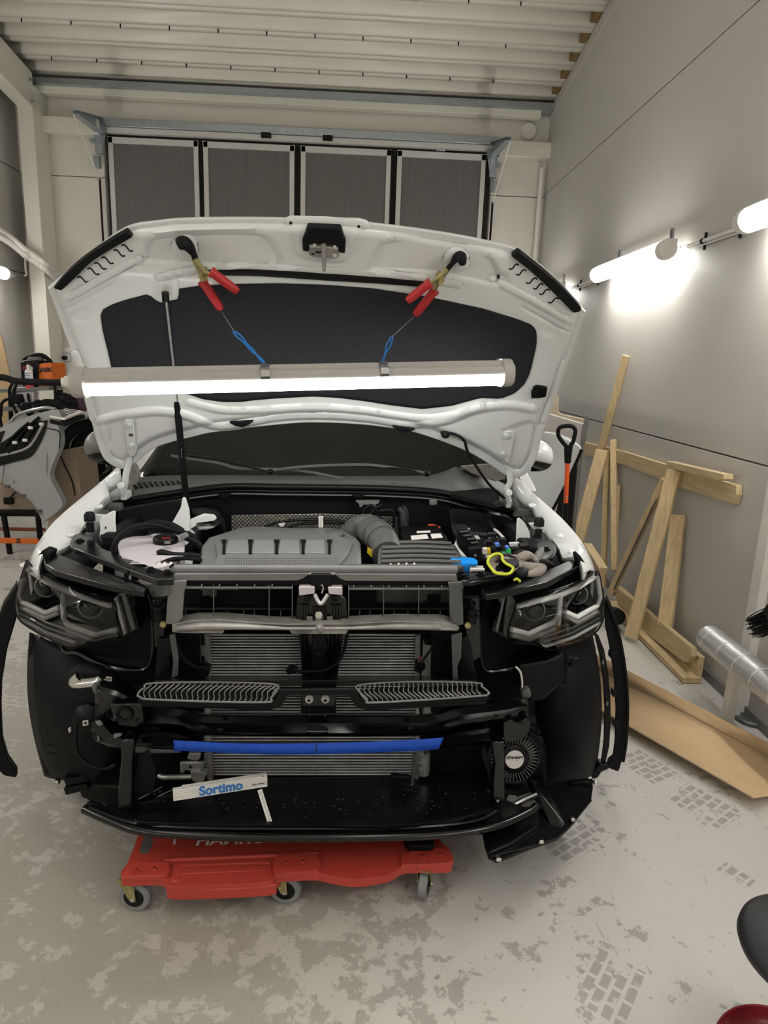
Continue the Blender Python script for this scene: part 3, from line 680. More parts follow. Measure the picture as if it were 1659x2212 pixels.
for q in ([(177, 1075), (196, 1070), (211, 1084), (222, 1089), (259, 1090), (262, 1108), (240, 1104), (204, 1098), (184, 1094)],
          [(1121, 1098), (1140, 1102), (1162, 1101), (1168, 1090), (1180, 1092), (1184, 1102), (1175, 1113), (1140, 1116), (1110, 1117)]):
    plate('seal_end', q, 2.50, .04, 'gry', COWL, .005)
M().prism([atZ(x, y, 1.10) for x, y in ((957, 1062), (972, 1030), (1080, 1060), (1078, 1084), (1070, 1088))], (0, 0, -.02)).build('cowl_flap', 'blkm', COWL, .004)
hc = M()
for i in range(9):
    for k in range(6):
        x, y = 300+i*12-k*9, 1044+k*5+i*-.6
        hc.box(A(x, y, Yc(x, y)+.03), (.012, .004, .006))
hc.build('cowl_mesh', 'blk', COWL, kind='stuff')
for x in (470, 760):                                  # clips along the front edge
    plate('cowl_clip', [(x, 1067), (x+28, 1067), (x+24, 1076), (x+4, 1076)], 2.53, .02, 'blk', COWL, .002)
plate('cowl_clip', [(928, 1080), (944, 1080), (944, 1092), (928, 1092)], 2.53, .02, 'gry2', COWL, .005)
# wipers
def wiper(arm, blade):
    a = M().tube(cr([A(x, y, Y) for x, y, Y in arm], 6), .007, 8, flat=.6).build('wiper_arm', 'blk', CAR)
    M().tube(cr([A(x, y, Y) for x, y, Y in blade], 6), .006, 6).build('wiper_blade', 'gry', a)
    M().lathe([(.011, 0), (.011, .012), (.006, .016)], A(*arm[-1]), (0, -.5, 1), 12).build('wiper_spindle', 'blk', a)
wiper([(400, 982, 2.62), (480, 994, 2.60), (560, 1014, 2.58), (585, 1022, 2.58)], [(370, 985, 2.63), (470, 1000, 2.6), (520, 1012, 2.6), (640, 1016, 2.59), (740, 1034, 2.6)])
wiper([(720, 1004, 2.56), (800, 1008, 2.56), (880, 1014, 2.57), (922, 1026, 2.6)], [(590, 1016, 2.58), (660, 1008, 2.56), (770, 1004, 2.55), (830, 1008, 2.56), (920, 1022, 2.6)])
# ------------------------------------------------------------------ wings, doors, mirrors
def wing_skin(outer, inner, ys_o, ys_i, drop):
    n = 26; O, I = resample(arcs(outer), n), resample(inner, n)
    f = lambda ys, k: ys[0]+(ys[1]-ys[0])*k/(n-1)
    r0 = [A(*p, f(ys_i, k)) for k, p in enumerate(I)]; r2 = [A(*p, f(ys_o, k)) for k, p in enumerate(O)]
    r1 = [a.lerp(b, .62)+Vector((0, 0, .012)) for a, b in zip(r0, r2)]
    r3 = [p+Vector((drop*.35, .04, -.10)) for p in r2]; r4 = [p+Vector((drop*.5, .09, -.30)) for p in r2]
    rm = [p+Vector((0, .02, -.03)) for p in r0]
    o = M().grid([rm, r0, r1, r2, r3, r4]).build('front_wing', 'paint', CAR, smooth=60, solid=.01); return o
WL = wing_skin([(256, 1006), (215, 1043), (180, 1072), (140, 1105), (112, 1132), (92, 1158), (76, 1182), (64, 1210), (60, 1234)],
          [(262, 1030), (228, 1052), (238, 1062), (205, 1098), (190, 1118), (172, 1150), (152, 1178), (120, 1192), (92, 1192), (80, 1236)], (2.62, 2.10), (2.60, 2.02), -.05)
WR = wing_skin([(1113, 1026), (1145, 1058), (1175, 1085), (1210, 1116), (1238, 1146), (1258, 1172), (1272, 1196), (1281, 1218), (1285, 1236)],
          [(1112, 1055), (1128, 1078), (1150, 1085), (1161, 1114), (1175, 1135), (1196, 1168), (1208, 1185), (1215, 1206), (1250, 1200), (1262, 1238)], (2.62, 2.12), (2.60, 2.04), .05)
for wg, pts in ((WL, ((215, 1095), (180, 1140), (135, 1170), (112, 1185))), (WR, ((1150, 1093), (1192, 1143), (1207, 1167), (1221, 1194)))):
    for x, y in pts: M().lathe([(.013, 0), (.013, .004), (.008, .006)], A(x, y, 2.36)+Vector((0, -.22*(y-1095)/100, 0)), (0, -.3, 1), 12).build('bolt_pad', 'paint', wg)
# dark sheet standing in for the shaded gap behind the wing
M().prism([A(x, y, 2.68) for x, y in ((222, 1052), (262, 1010), (270, 1040), (240, 1066), (225, 1062))], (0, .03, 0)).build('wing_gap_shade', 'blkm', CAR)
# right front door standing open, with its mirror
D = M(); dq = [(1125, 1020), (1132, 985), (1155, 950), (1175, 934), (1205, 938), (1232, 950), (1256, 966), (1256, 975), (1240, 1005), (1212, 1060), (1190, 1100), (1150, 1200), (1100, 1240)]
Yd = lambda x, y: 3.45-.30*(x-1125)/130
DOOR = M().prism([A(x, y, Yd(x, y)) for x, y in dq], (.02, .07, 0)).build('open_front_door', 'paint', CAR, .008)
M().tube(cr([A(1257, 970, 3.13), A(1240, 1010, 3.16), A(1215, 1062, 3.21), A(1192, 1105, 3.27)], 5), .008, 8).build('door_edge_seal', 'rubber', DOOR)
M().tube(cr([A(1250, 976, 3.14), A(1233, 1012, 3.17), A(1208, 1064, 3.22), A(1186, 1106, 3.28)], 5), .005, 8).build('door_flange', 'paint', DOOR)
def mirror(cx, cy, Y, w, h, m, s):
    c = A(cx, cy, Y); g = []
    for j in range(13):
        a = -math.pi/2+math.pi*j/12
        g.append([c+Vector((w*math.cos(a)**.6*math.copysign(abs(math.cos(b))**.7, math.cos(b)), .10*math.cos(a)*math.sin(b), h*math.sin(a)+(.02*s*math.cos(b)))) for b in [2*math.pi*k/20 for k in range(20)]])
    o = M().grid(g, True).build('door_mirror', m, CAR, smooth=80)
    lo_ = []
    for j in range(7):
        a = -math.pi/2+math.pi*.36*j/6
        lo_.append([c+Vector((w*1.01*math.cos(a)**.6*math.copysign(abs(math.cos(b))**.7, math.cos(b)), .102*math.cos(a)*math.sin(b), h*1.01*math.sin(a)-.004+(.02*s*math.cos(b)))) for b in [2*math.pi*k/20 for k in range(20)]])
    M().grid(lo_, True).build('mirror_base', 'blk', o, smooth=80)
mirror(1150, 974, 2.74, .085, .062, 'paint', -1)
mirror(232, 955, 2.85, .085, .068, 'gry2', 1)
# ------------------------------------------------------------------ engine bay
def bay(name, pts, z, th, m, bevel=.004, sm=0, par=None): return slab(name, pts, z, th, m, par or CAR, bevel, sm)
M().prism([A(x, y, 2.60) for x, y in ((240, 1092), (398, 1066), (491, 1058), (700, 1060), (938, 1068), (1058, 1100), (1125, 1118), (1150, 1400), (200, 1400))], (0, .02, 0)).build('bulkhead', 'blkm', CAR)
M().box((-.13, 2.40, .62), (1.45, .5, .04)).build('engine_bay_floor', 'blkm', CAR)
for s, xx in ((-1, -.82), (1, .58)):
    M().box((xx, 2.38, .80), (.05, .46, .42)).build('inner_wing', 'blkm', CAR, .01)
# foil heat shield
hp_ = plate('heat_shield', [(500, 1113), (700, 1110), (778, 1112), (860, 1118), (862, 1160), (500, 1160)], 2.52, .006, 'foil', CAR, .001)
M().lathe([(.012, 0), (.012, .01)], A(609, 1130, 2.51), (0, -1, 0), 14).build('shield_washer', 'white_plastic', hp_)
# engine cover
ec = [(431, 1222), (435, 1178), (450, 1160), (475, 1152), (520, 1138), (560, 1136), (640, 1140), (720, 1139), (745, 1145), (770, 1160), (779, 1170), (782, 1222)]
ENG = bay('engine_cover', ec, .99, .10, 'engine', .010)
bay('raised_deck', [(458, 1222), (470, 1200), (466, 1170), (500, 1158), (530, 1146), (700, 1148), (745, 1160), (762, 1172), (752, 1195), (728, 1222)], 1.004, .02, 'engine', .005, par=ENG)
for i in range(4):
    x = 492+i*56
    bay('cover_pocket', [(x+2, 1166), (x+44-i*1, 1166), (x+46-i, 1193), (x-6+i, 1193)], 1.008, .012, 'engine2', .003, par=ENG)
for i in range(5):
    x = 484+i*57
    bay('cover_notch', [(x-6, 1165), (x+6, 1165), (x+3, 1174), (x+3, 1194), (x-4, 1194), (x-3, 1174)], 1.0095, .012, 'blk', .001, par=ENG)
dt = M()
for i in range(44):
    for k in range(4): dt.box(atZ(488+i*5.6, 1206+k*4, 1.0045), (.003, .003, .001))
dt.build('cover_dots', 'blk', ENG, kind='stuff')
M().lathe([(.036, 0), (.036, .006), (.026, .016), (.020, .016)], atZ(722, 1155, .995), (0, 0, 1), 24).build('oil_cap', 'gry', ENG, .002)
# air intake: corrugated hose, elbow and filter box
P = cr([A(752, 1165, 2.40), A(765, 1150, 2.40), A(787, 1140, 2.38), A(806, 1146, 2.34)], 12)
M().tube(P, [.046+(.006 if i % 3 == 0 else 0) for i in range(len(P))], 20).build('intake_bellows', 'gry', CAR)
P = cr([A(800, 1146, 2.34), A(818, 1158, 2.27), A(832, 1178, 2.2), A(838, 1200, 2.13)], 6)
el = M().tube(P, [.052]*len(P), 22).build('intake_elbow', 'gry', CAR)
for k in (3, 7): M().tube(P[k:k+3], .056, 22).build('hose_band', 'gry', el)
ab = bay('air_filter_box', [(818, 1172), (845, 1166), (960, 1168), (985, 1176), (1002, 1205), (1005, 1222), (815, 1222)], 1.0, .12, 'gry', .010)
for k in range(5):
    y = 1171+k*10
    pts = [atZ(x, yy, 1.006) for x, yy in ((826-k, y+2), (900, y), (975+k*5, y+3))]
    M().tube(cr(pts, 5), .008, 8, flat=.8).build('filter_box_rib', 'gry', ab)
for i in range(4): bay('filter_box_slot', [(842+i*17, 1213), (846+i*17, 1213), (846+i*17, 1219), (842+i*17, 1219)], 1.0015, .002, 'whiteink', .0, par=ab)
M().prism([A(x, y, 2.16) for x, y in ((794, 1183), (812, 1196), (803, 1204), (793, 1194))], (0, .01, 0)).build('dipstick_tag', 'yellow', CAR)
# battery
bt = bay('battery', [(866, 1136), (945, 1134), (965, 1158), (968, 1168), (872, 1172)], 1.0, .16, 'blk', .004)
for q in ([(887, 1157), (922, 1154), (926, 1163), (889, 1166)], [(930, 1153), (952, 1152), (957, 1161), (933, 1163)], [(900, 1147), (930, 1146), (930, 1150), (900, 1151)]):
    bay('battery_label', q, 1.001, .002, 'whiteink', 0, par=bt)
cable('red_terminal_lead', [(925, 1136), (938, 1137), (950, 1142)], 2.46, .007, 'orange2', bt)
# pipes and leads behind the engine
for pts in ([(560, 1146), (600, 1128), (680, 1122), (740, 1126), (780, 1136)], [(620, 1140), (660, 1128), (700, 1126), (760, 1130)], [(800, 1138), (785, 1110), (798, 1092), (812, 1098), (822, 1125)], [(820, 1104), (848, 1104), (850, 1140)],
            [(790, 1120), (812, 1098), (826, 1090)], [(640, 1132), (720, 1130), (770, 1140)]):
    cable('engine_lead', pts, 2.46, .005, 'blk', CAR)
M().tube([A(873, 1142, 2.46), A(872, 1108, 2.48), A(864, 1100, 2.49)], .024, 14).build('coolant_elbow', 'blk', CAR)
for x in (688, 692): plate('lead_clip', [(x, 1115), (x+6, 1115), (x+6, 1140), (x, 1140)], 2.44, .006, 'white_plastic', CAR, .001)
plate('bulkhead_bracket', [(768, 1083), (820, 1083), (818, 1088), (812, 1090), (808, 1096), (803, 1096), (800, 1090), (785, 1090), (782, 1096), (777, 1096), (775, 1089)], 2.5, .03, 'gry2', CAR, .002)
plate('bulkhead_stud', disc(938, 1086, 7, 6), 2.55, .02, 'gry2', CAR, .001)
# left side: strut tower plate, booster, coolant tank, wiring
plate('tower_brace', [(394, 1074), (400, 1075), (408, 1100), (412, 1146), (398, 1150), (366, 1137), (378, 1118), (390, 1096)], 2.40, .012, 'paintin', CAR, .004)
plate('tower_brace', [(410, 1122), (440, 1110), (462, 1112), (468, 1120), (464, 1125), (425, 1130), (420, 1168), (408, 1150)], 2.41, .012, 'paintin', CAR, .004)
M().lathe([(.05, 0), (.075, -.02), (.08, -.09)], A(438, 1108, 2.46), (0, -.5, 1), 26).build('brake_booster', 'blkg', CAR)
M().prism([atZ(x, y, .93) for x, y in smooth2([(250, 1180), (262, 1155), (300, 1140), (350, 1140), (400, 1155), (415, 1185), (400, 1230), (260, 1235), (250, 1180)])], (0, 0, -.08)).build('inner_wing_panel', 'paintin', CAR, .01)
tk = [(256, 1186), (258, 1170), (280, 1160), (320, 1157), (335, 1153), (385, 1156), (398, 1168), (398, 1186), (392, 1205), (350, 1225), (300, 1226), (268, 1212)]
TK = bay('coolant_tank', tk, .985, .05, 'tank', .012, 4)
bay('coolant_level', [(257, 1190), (262, 1180), (300, 1175), (350, 1175), (394, 1182), (396, 1192), (390, 1210), (350, 1232), (300, 1233), (266, 1218)], .935, .07, 'pink', .01, 4, TK)
for x in (268, 285, 302, 320, 338): M().tube([atZ(x, 1200, .985), atZ(x, 1200, .985)+Vector((0, -.01, -.08))], .003, 6).build('tank_rib', 'tank', TK)
M().lathe([(.040, 0), (.041, .014), (.036, .022), (.02, .023)], atZ(358, 1172, .985), (0, 0, 1), 28).build('tank_cap', 'blk', TK, .002)
bay('cap_symbol', [(350, 1160), (366, 1160), (368, 1164), (350, 1164)], 1.0085, .0015, 'redpan', 0, par=TK)
bay('cap_symbol', [(355, 1168), (368, 1168), (368, 1174), (355, 1174)], 1.0085, .0015, 'gry2', 0, par=TK)
cable('coolant_hose', [(342, 1196), (350, 1193), (375, 1199), (410, 1200), (436, 1202)], 2.05, .010, 'blkm', TK, 12)
wr = cable('wiring_harness', [(246, 1192), (248, 1178), (258, 1160), (280, 1142), (310, 1134), (345, 1136), (375, 1145), (400, 1152), (415, 1165), (410, 1178), (398, 1184)], lin(246, 2.08, 400, 2.2), .009, 'blkm', CAR, 10)
cable('harness_branch', [(300, 1138), (340, 1128), (370, 1134), (395, 1148)], 2.22, .011, 'blkm', wr, 10)
cable('harness_branch', [(395, 1150), (420, 1160), (418, 1180), (402, 1190), (420, 1196)], 2.18, .009, 'blkm', wr, 10)
cable('harness_branch', [(400, 1160), (425, 1172), (434, 1184)], 2.16, .011, 'blkm', wr, 10)
plate('harness_connector', [(385, 1157), (400, 1152), (406, 1160), (392, 1168)], 2.12, .02, 'gry2', wr, .002)
for i in range(3): M().tube([A(335+i*13, 1226, 1.95), A(346+i*13, 1216, 1.96)], .008, 10).build('pipe_end', 'chrome', CAR)
for i in range(4): cable('pipe_bundle', [(345+i*10, 1218), (370+i*6, 1208), (400+i*6, 1206), (436, 1210)], 1.97+.01*i, .006, 'blk', CAR)
# white inner panels beside the strut towers
tl = plate('inner_panel', [(214, 1128), (218, 1118), (242, 1104), (249, 1104), (248, 1125), (252, 1180), (246, 1190), (222, 1180), (214, 1160), (216, 1140)], 2.22, .01, 'paintin', CAR, .003)
for x, y, r in ((219, 1160, 3), (228, 1140, 1.5), (230, 1165, 1.5)): plate('panel_hole', disc(x, y, r, r*1.8), 2.218, .002, 'rubber', tl, 0)
plate('inner_bracket', [(182, 1118), (200, 1112), (232, 1114), (228, 1124), (205, 1130), (184, 1132)], 2.26, .02, 'paintin', CAR, .003)
M().lathe([(.018, 0), (.018, .02), (.012, .03)], A(194, 1125, 2.25), (0, 0, 1), 14).lathe([(.013, -.03), (.013, 0)], A(194, 1130, 2.25), (0, 0, 1), 12).build('buffer_stop', 'rubber', CAR)
tr = plate('inner_panel', [(1117, 1122), (1121, 1118), (1128, 1124), (1134, 1130), (1144, 1148), (1146, 1160), (1142, 1180), (1120, 1184), (1115, 1170)], 2.24, .01, 'paintin', CAR, .003)
plate('inner_bracket', [(1100, 1174), (1140, 1172), (1150, 1186), (1110, 1198)], 2.20, .02, 'paintin', CAR, .003)
plate('inner_bracket', [(1143, 1132), (1160, 1130), (1178, 1142), (1176, 1152), (1150, 1142)], 2.26, .02, 'paintin', CAR, .003)
M().lathe([(.018, 0), (.018, .02), (.012, .03)], A(1164, 1136, 2.25), (0, 0, 1), 14).lathe([(.013, -.03), (.013, 0)], A(1164, 1144, 2.25), (0, 0, 1), 12).build('buffer_stop', 'rubber', CAR)
# dark strut tower shells on the right
M().prism([A(x, y, 2.45) for x, y in smooth2([(970, 1105), (990, 1100), (1060, 1110), (1110, 1125), (1115, 1170), (1090, 1180), (980, 1170)])], (0, .05, 0)).build('strut_tower', 'blkg', CAR, .01)
M().prism([A(x, y, 2.45) for x, y in smooth2([(256, 1104), (300, 1095), (380, 1085), (400, 1100), (390, 1150), (300, 1150), (256, 1180)])], (0, .05, 0)).build('strut_tower', 'blkm', CAR, .01)
M().prism([atZ(x, y, .96) for x, y in smooth2([(985, 1165), (1010, 1150), (1060, 1150), (1090, 1175), (1080, 1195), (980, 1200), (985, 1165)])], (0, 0, -.06)).build('washer_tank', 'paintin', CAR, .01)
M().tube(cr([atZ(x, y, .985) for x, y in ((1005, 1145), (1030, 1138), (1065, 1142), (1088, 1162))], 6), .005, 8).build('engine_lead', 'whiteink', CAR)
# fuse box
FB = bay('fuse_box', [(1020, 1165), (1085, 1160), (1108, 1180), (1112, 1198), (1050, 1208), (1010, 1200)], .965, .10, 'blk', .003)
M().prism([A(x, y, 2.08) for x, y in ((986, 1143), (1008, 1140), (1034, 1172), (1036, 1200), (1010, 1205), (992, 1185))], (0, .06, 0)).build('fuse_box_side', 'blkm', FB, .005)
for k in range(4): M().prism([A(x, y, 2.075) for x, y in ((992+k*8, 1148+k*8), (1010+k*7, 1146+k*8), (1013+k*7, 1149+k*8), (995+k*8, 1151+k*8))], (0, .01, 0)).build('fuse_box_rib', 'gry', FB, .001)
plate('fuse_box_latch', [(1012, 1184), (1040, 1182), (1042, 1214), (1018, 1220)], 2.02, .03, 'blk', FB, .004)
plate('latch_stud', disc(1027, 1200, 3), 2.018, .004, 'gry2', FB, 0)
for q, m_ in (([(1044, 1186), (1053, 1185), (1053, 1197), (1044, 1198)], 'white_plastic'), ([(1052, 1186), (1060, 1186), (1060, 1197), (1052, 1197)], 'yellow'), ([(1070, 1175), (1079, 1174), (1080, 1180), (1072, 1182)], 'blue'),
              ([(1095, 1187), (1104, 1187), (1104, 1196), (1095, 1196)], 'green'), ([(1086, 1195), (1094, 1195), (1094, 1199), (1086, 1199)], 'green'), ([(1093, 1181), (1100, 1181), (1100, 1186), (1093, 1186)], 'blue'), ([(1050, 1199), (1060, 1199), (1060, 1206), (1050, 1206)], 'white_plastic')):
    plate('fuse', q, 2.06, .02, m_, FB, .001)
for x, y, w_, h_ in ((1046, 1160, 18, 8), (1064, 1158, 18, 8), (1056, 1174, 14, 8), (1086, 1170, 16, 9), (1080, 1186, 12, 9), (1064, 1190, 10, 10)):
    plate('relay', [(x-w_/2, y-h_/2), (x+w_/2, y-h_/2), (x+w_/2, y+h_/2), (x-w_/2, y+h_/2)], 2.09, .03, 'blk', FB, .002)
plate('relay_block', [(1124, 1180), (1145, 1178), (1146, 1192), (1126, 1196)], 2.10, .04, 'blk', CAR, .002)
plate('relay_block', [(1106, 1186), (1122, 1184), (1124, 1196), (1108, 1198)], 2.08, .03, 'blk', CAR, .002)
# washer filler neck and blue cap
M().lathe([(.030, -.05), (.030, 0)], atZ(1002, 1225, .985), (0, 0, 1), 20).build('washer_filler', 'white_plastic', CAR)
bcap = M().prism([atZ(x, y, 1.005) for x, y in smooth2([(973, 1207), (978, 1204), (1015, 1204), (1028, 1208), (1032, 1214), (1026, 1218), (990, 1216), (974, 1214), (973, 1207)], 4)], (0, 0, -.007)).build('washer_cap', 'bluecap', CAR, .002)
M().lathe([(.026, -.03), (.026, 0)], atZ(1002, 1216, 1.0), (0, 0, 1), 22).build('cap_neck', 'bluecap', bcap)
for y, x0 in ((1226, 1013), (1231, 1016)): M().tube([atZ(x0, y, .99), atZ(x0+30, y, .99)], .006, 8).build('filler_strap', 'white_plastic', CAR)
# diagonal support arms
def arm(pts, bolts):
    a = slab('support_arm', pts, .985, .02, 'blkg', CAR, .006, 0)
    for x, y in bolts: M().lathe([(.016, 0), (.016, .003), (.009, .003), (.009, .009)], atZ(x, y, .985), (0, 0, 1), 14).build('arm_bolt', 'blk', a)
    return a
arm(smooth2([(151, 1172), (156, 1160), (170, 1152), (198, 1156), (206, 1168)], 3)+[(222, 1184), (290, 1210), (355, 1233), (378, 1238), (376, 1250), (340, 1251), (270, 1226), (185, 1194)]+smooth2([(160, 1184), (151, 1172)], 3)[:-1], ((172, 1169), (188, 1147), (361, 1238), (325, 1232)))
arm([(988, 1240), (1004, 1232), (1060, 1236), (1100, 1215), (1140, 1196), (1150, 1178), (1168, 1166)]+smooth2([(1185, 1164), (1200, 1176), (1201, 1190), (1192, 1202)], 3)+[(1150, 1222), (1085, 1242), (1020, 1254), (994, 1254)], ((1180, 1186), (1160, 1160), (1002, 1247), (997, 1240), (1038, 1241)))
# ------------------------------------------------------------------ front end
bow = lambda Y0, d: (lambda x, y: Y0+d*((x-688)/450)**2)
# thin clear cover: mostly see-through, reflects at grazing angles
def clear_mat():
    m = bpy.data.materials.new('clear_cover'); m.use_nodes = True; nt = m.node_tree; N = nt.nodes; L = nt.links; N.clear()
    o = N.new('ShaderNodeOutputMaterial'); t = N.new('ShaderNodeBsdfTransparent'); g = N.new('ShaderNodeBsdfGlossy'); mx = N.new('ShaderNodeMixShader')
    nz = N.new('ShaderNodeTexNoise'); nz.inputs['Scale'].default_value = 9
    rp = N.new('ShaderNodeMapRange'); rp.inputs[3].default_value = .03; rp.inputs[4].default_value = .07; L.new(nz.outputs['Fac'], rp.inputs[0]); L.new(rp.outputs[0], g.inputs['Roughness'])
    f = N.new('ShaderNodeFresnel'); f.inputs['IOR'].default_value = 1.45
    L.new(f.outputs[0], mx.inputs[0]); L.new(t.outputs[0], mx.inputs[1]); L.new(g.outputs[0], mx.inputs[2]); L.new(mx.outputs[0], o.inputs[0])
    t.inputs[0].default_value = (.9, .9, .9, 1); return m
MT['clear'] = clear_mat()
# top cover of the lock carrier
tc_ = M().tube([A(378, 1229, 1.86), A(987, 1231, 1.86)], .0125, 16).build('carrier_cover', 'gry2', CAR)
M().prism([A(382, 1222, 1.88), A(984, 1223, 1.88), A(984, 1219, 1.97), A(384, 1218, 1.97)], (0, 0, -.01)).build('cover_rear_flange', 'gry', tc_, .002)
st = plate('cover_front_step', [(376, 1241), (986, 1243), (988, 1256), (748, 1255), (735, 1250), (722, 1240), (668, 1240), (654, 1250), (642, 1254), (374, 1254)], 1.83, .03, 'gry2', tc_, .004)
plate('cover_lower_edge', [(374, 1254), (642, 1255), (668, 1242), (722, 1242), (748, 1256), (988, 1257), (988, 1266), (372, 1264)], 1.838, .03, 'blk', tc_, .002)
# duct frame with ribs, either side of the latch post
FR = plate('air_duct_frame', [(392, 1262), (985, 1264), (985, 1352), (392, 1352)], 1.93, .02, 'blkm', CAR, .003)
for x0, x1, y0, y1 in ((380, 632, 1259, 1268), (752, 978, 1262, 1270)):
    M().prism([A(x0, y1, 1.82), A(x1, y1, 1.82), A(x1, y0, 1.92), A(x0, y0, 1.92)], (0, 0, -.006)).build('duct_top_flange', 'gry2', FR, .002)
for x in (460, 580, 630, 752, 827, 903, 970):
    M().prism([A(x, 1264, 1.82), A(x, 1338, 1.83), A(x, 1334, 1.93), A(x, 1264, 1.93)], (.0035, 0, 0)).build('duct_rib', 'gry', FR, .001)  # ribs coloured grey to stand for highlights on the black duct
for x in (400, 428, 490, 525, 548, 605, 776, 798, 850, 880, 925, 950):
    M().prism([A(x, 1318, 1.86), A(x, 1340, 1.83), A(x, 1340, 1.93), A(x, 1318, 1.93)], (.003, 0, 0)).build('duct_rib', 'gry', FR, .001)
for x0, x1 in ((392, 632), (752, 975)):
    M().prism([A(x0, 1341, 1.83), A(x1, 1341, 1.83), A(x1, 1338, 1.93), A(x0, 1338, 1.93)], (0, 0, -.008)).build('duct_floor', 'gry', FR, .002)
    M().prism([A(x0, 1312, 1.925), A(x1, 1312, 1.925), A(x1, 1314, 1.925), A(x0, 1314, 1.925)], (0, -.012, 0)).build('duct_ledge', 'gry', FR, .001)
for q in ([(775, 1280), (822, 1280), (822, 1310), (775, 1310)], [(834, 1280), (898, 1280), (898, 1311), (834, 1311)], [(906, 1283), (952, 1283), (952, 1310), (906, 1310)], [(400, 1276), (452, 1275), (452, 1305), (400, 1305)], [(468, 1275), (574, 1275), (574, 1306), (468, 1306)]):
    plate('duct_window', q, 1.926, .002, 'rubber', FR, 0)
for i in range(6):
    x = 398+i*38; M().box(A(x, 1266, 1.82), (.003, .01, .008)).build('flange_tab', 'gry2', FR); M().box(A(x+366, 1268, 1.82), (.003, .01, .008)).build('flange_tab', 'gry2', FR)
plate('duct_wing', [(364, 1256), (402, 1254), (401, 1266), (397, 1278), (393, 1338), (378, 1351), (357, 1349), (361, 1291), (371, 1281), (363, 1266)], lin(357, 1.83, 402, 1.80), .012, 'gry2', CAR, .004)
plate('duct_wing', [(968, 1259), (999, 1257), (1004, 1268), (997, 1275), (1000, 1290), (1002, 1350), (986, 1354), (973, 1338), (971, 1274)], lin(968, 1.80, 1004, 1.84), .012, 'gry', CAR, .004)
# silver cross bar
sb = [(371, 1352), (384, 1346), (420, 1340), (476, 1339), (532, 1344), (622, 1350), (752, 1348), (856, 1342), (957, 1343), (985, 1351), (993, 1358), (988, 1363), (862, 1361), (752, 1361), (748, 1370), (631, 1370), (625, 1362), (485, 1361), (481, 1369), (400, 1368), (372, 1366)]
SB = M().prism(px2(sb, bow(1.795, .03)), (0, .05, .004)).build('grille_support_bar', 'alubar', CAR, .005)
M().tube([A(382, 1357, 1.81), A(440, 1352, 1.80), A(520, 1353, 1.795), A(620, 1358, 1.79), A(760, 1357, 1.79), A(860, 1353, 1.795), A(950, 1353, 1.81)], [.013, .017, .013, .006, .006, .012, .014], 10, flat=.7).build('bar_crown', 'alubar', SB)
M().lathe([(.014, 0), (.012, .02), (.004, .028)], A(691, 1358, 1.80), (0, -1, .6), 14).build('bar_boss', 'alubar', SB)
plate('bar_slot', smooth2([(642, 1364), (650, 1361), (668, 1362), (672, 1365), (664, 1368), (646, 1368), (642, 1364)], 3), 1.786, .004, 'seam', SB, .0005)
# latch post
LP = plate('latch_post', [(640, 1290), (646, 1278), (664, 1286), (676, 1288), (688, 1302), (696, 1302), (706, 1288), (716, 1286), (736, 1280), (742, 1290), (750, 1294), (752, 1348), (638, 1348)], 1.83, .05, 'blkg', CAR, .004)
for q in ([(645, 1268), (679, 1268), (680, 1283), (646, 1287)], [(708, 1269), (739, 1269), (740, 1286), (710, 1284)]):
    plate('latch_pad', q, 1.815, .03, 'tank', LP, .003)
M().tube(cr([A(680, 1284, 1.81), A(688, 1300, 1.80), A(693, 1304, 1.80), A(698, 1300, 1.80), A(708, 1284, 1.81)], 6), .006, 8).build('latch_hook', 'alu', LP)
M().tube(cr([A(679, 1264, 1.84), A(690, 1262, 1.83), A(698, 1268, 1.82), A(695, 1282, 1.81)], 6), .0025, 6).build('latch_spring', 'chrome', LP)
plate('latch_housing', [(670, 1241), (716, 1241), (716, 1276), (672, 1276)], 1.825, .02, 'blk', LP, .003)
plate('latch_pocket', [(676, 1312), (706, 1312), (706, 1340), (676, 1340)], 1.822, .01, 'blk', LP, .003)
M().lathe([(.001, -.014), (.012, -.008), (.016, .004), (.010, .012)], A(689, 1328, 1.83), (0, -1, .4), 16).build('latch_bowl', 'chrome', LP)
for x in (664, 724): M().lathe([(.010, 0), (.010, .004), (.006, .008)], A(x, 1292, 1.828), (0, -1, 0), 12).build('latch_bolt', 'blk', LP)
for x in (652, 658, 664, 716, 722, 728, 734): M().tube([A(x, 1306, 1.826), A(x, 1346, 1.826)], .004, 8).build('post_flute', 'blkg', LP)
for x0 in (662, 706): plate('post_tab', [(x0, 1332), (x0+13, 1332), (x0+13, 1348), (x0, 1348)], 1.818, .006, 'gry2', LP, .002)
# radiator
RD = plate('radiator', [(432, 1368), (930, 1368), (922, 1688), (440, 1692)], 2.00, .05, 'fins', CAR, .002)
tb = M()
for k in range(52):
    y = 1371+k*6.15; tb.prism([A(441, y, 1.994), A(908, y, 1.994), A(908, y+2.1, 1.994), A(441, y+2.1, 1.994)], (0, .012, 0))
tb.build('cooling_tubes', 'tubes', RD)
fn = M()
for k in range(0, 51):
    y = 1374.5+k*6.15
    for i in range(110):
        x = 444+i*4.25; fn.prism([A(x, y, 1.999), A(x+.9, y, 1.999), A(x+1.4, y+3, 1.999), A(x+.5, y+3, 1.999)], (0, .004, 0))
fn.build('cooling_fins', 'blk', RD, kind='stuff')
M().tube([A(447, 1372, 1.985), A(455, 1690, 1.985)], .0105, 14).build('header_tank', 'alu', RD)
M().tube([A(903, 1372, 1.985), A(900, 1684, 1.985)], .0095, 14).build('header_tank', 'alu', RD)
M().tube([A(432, 1372, 1.98), A(432, 1452, 1.98)], .004, 8).build('header_rail', 'alu', RD)
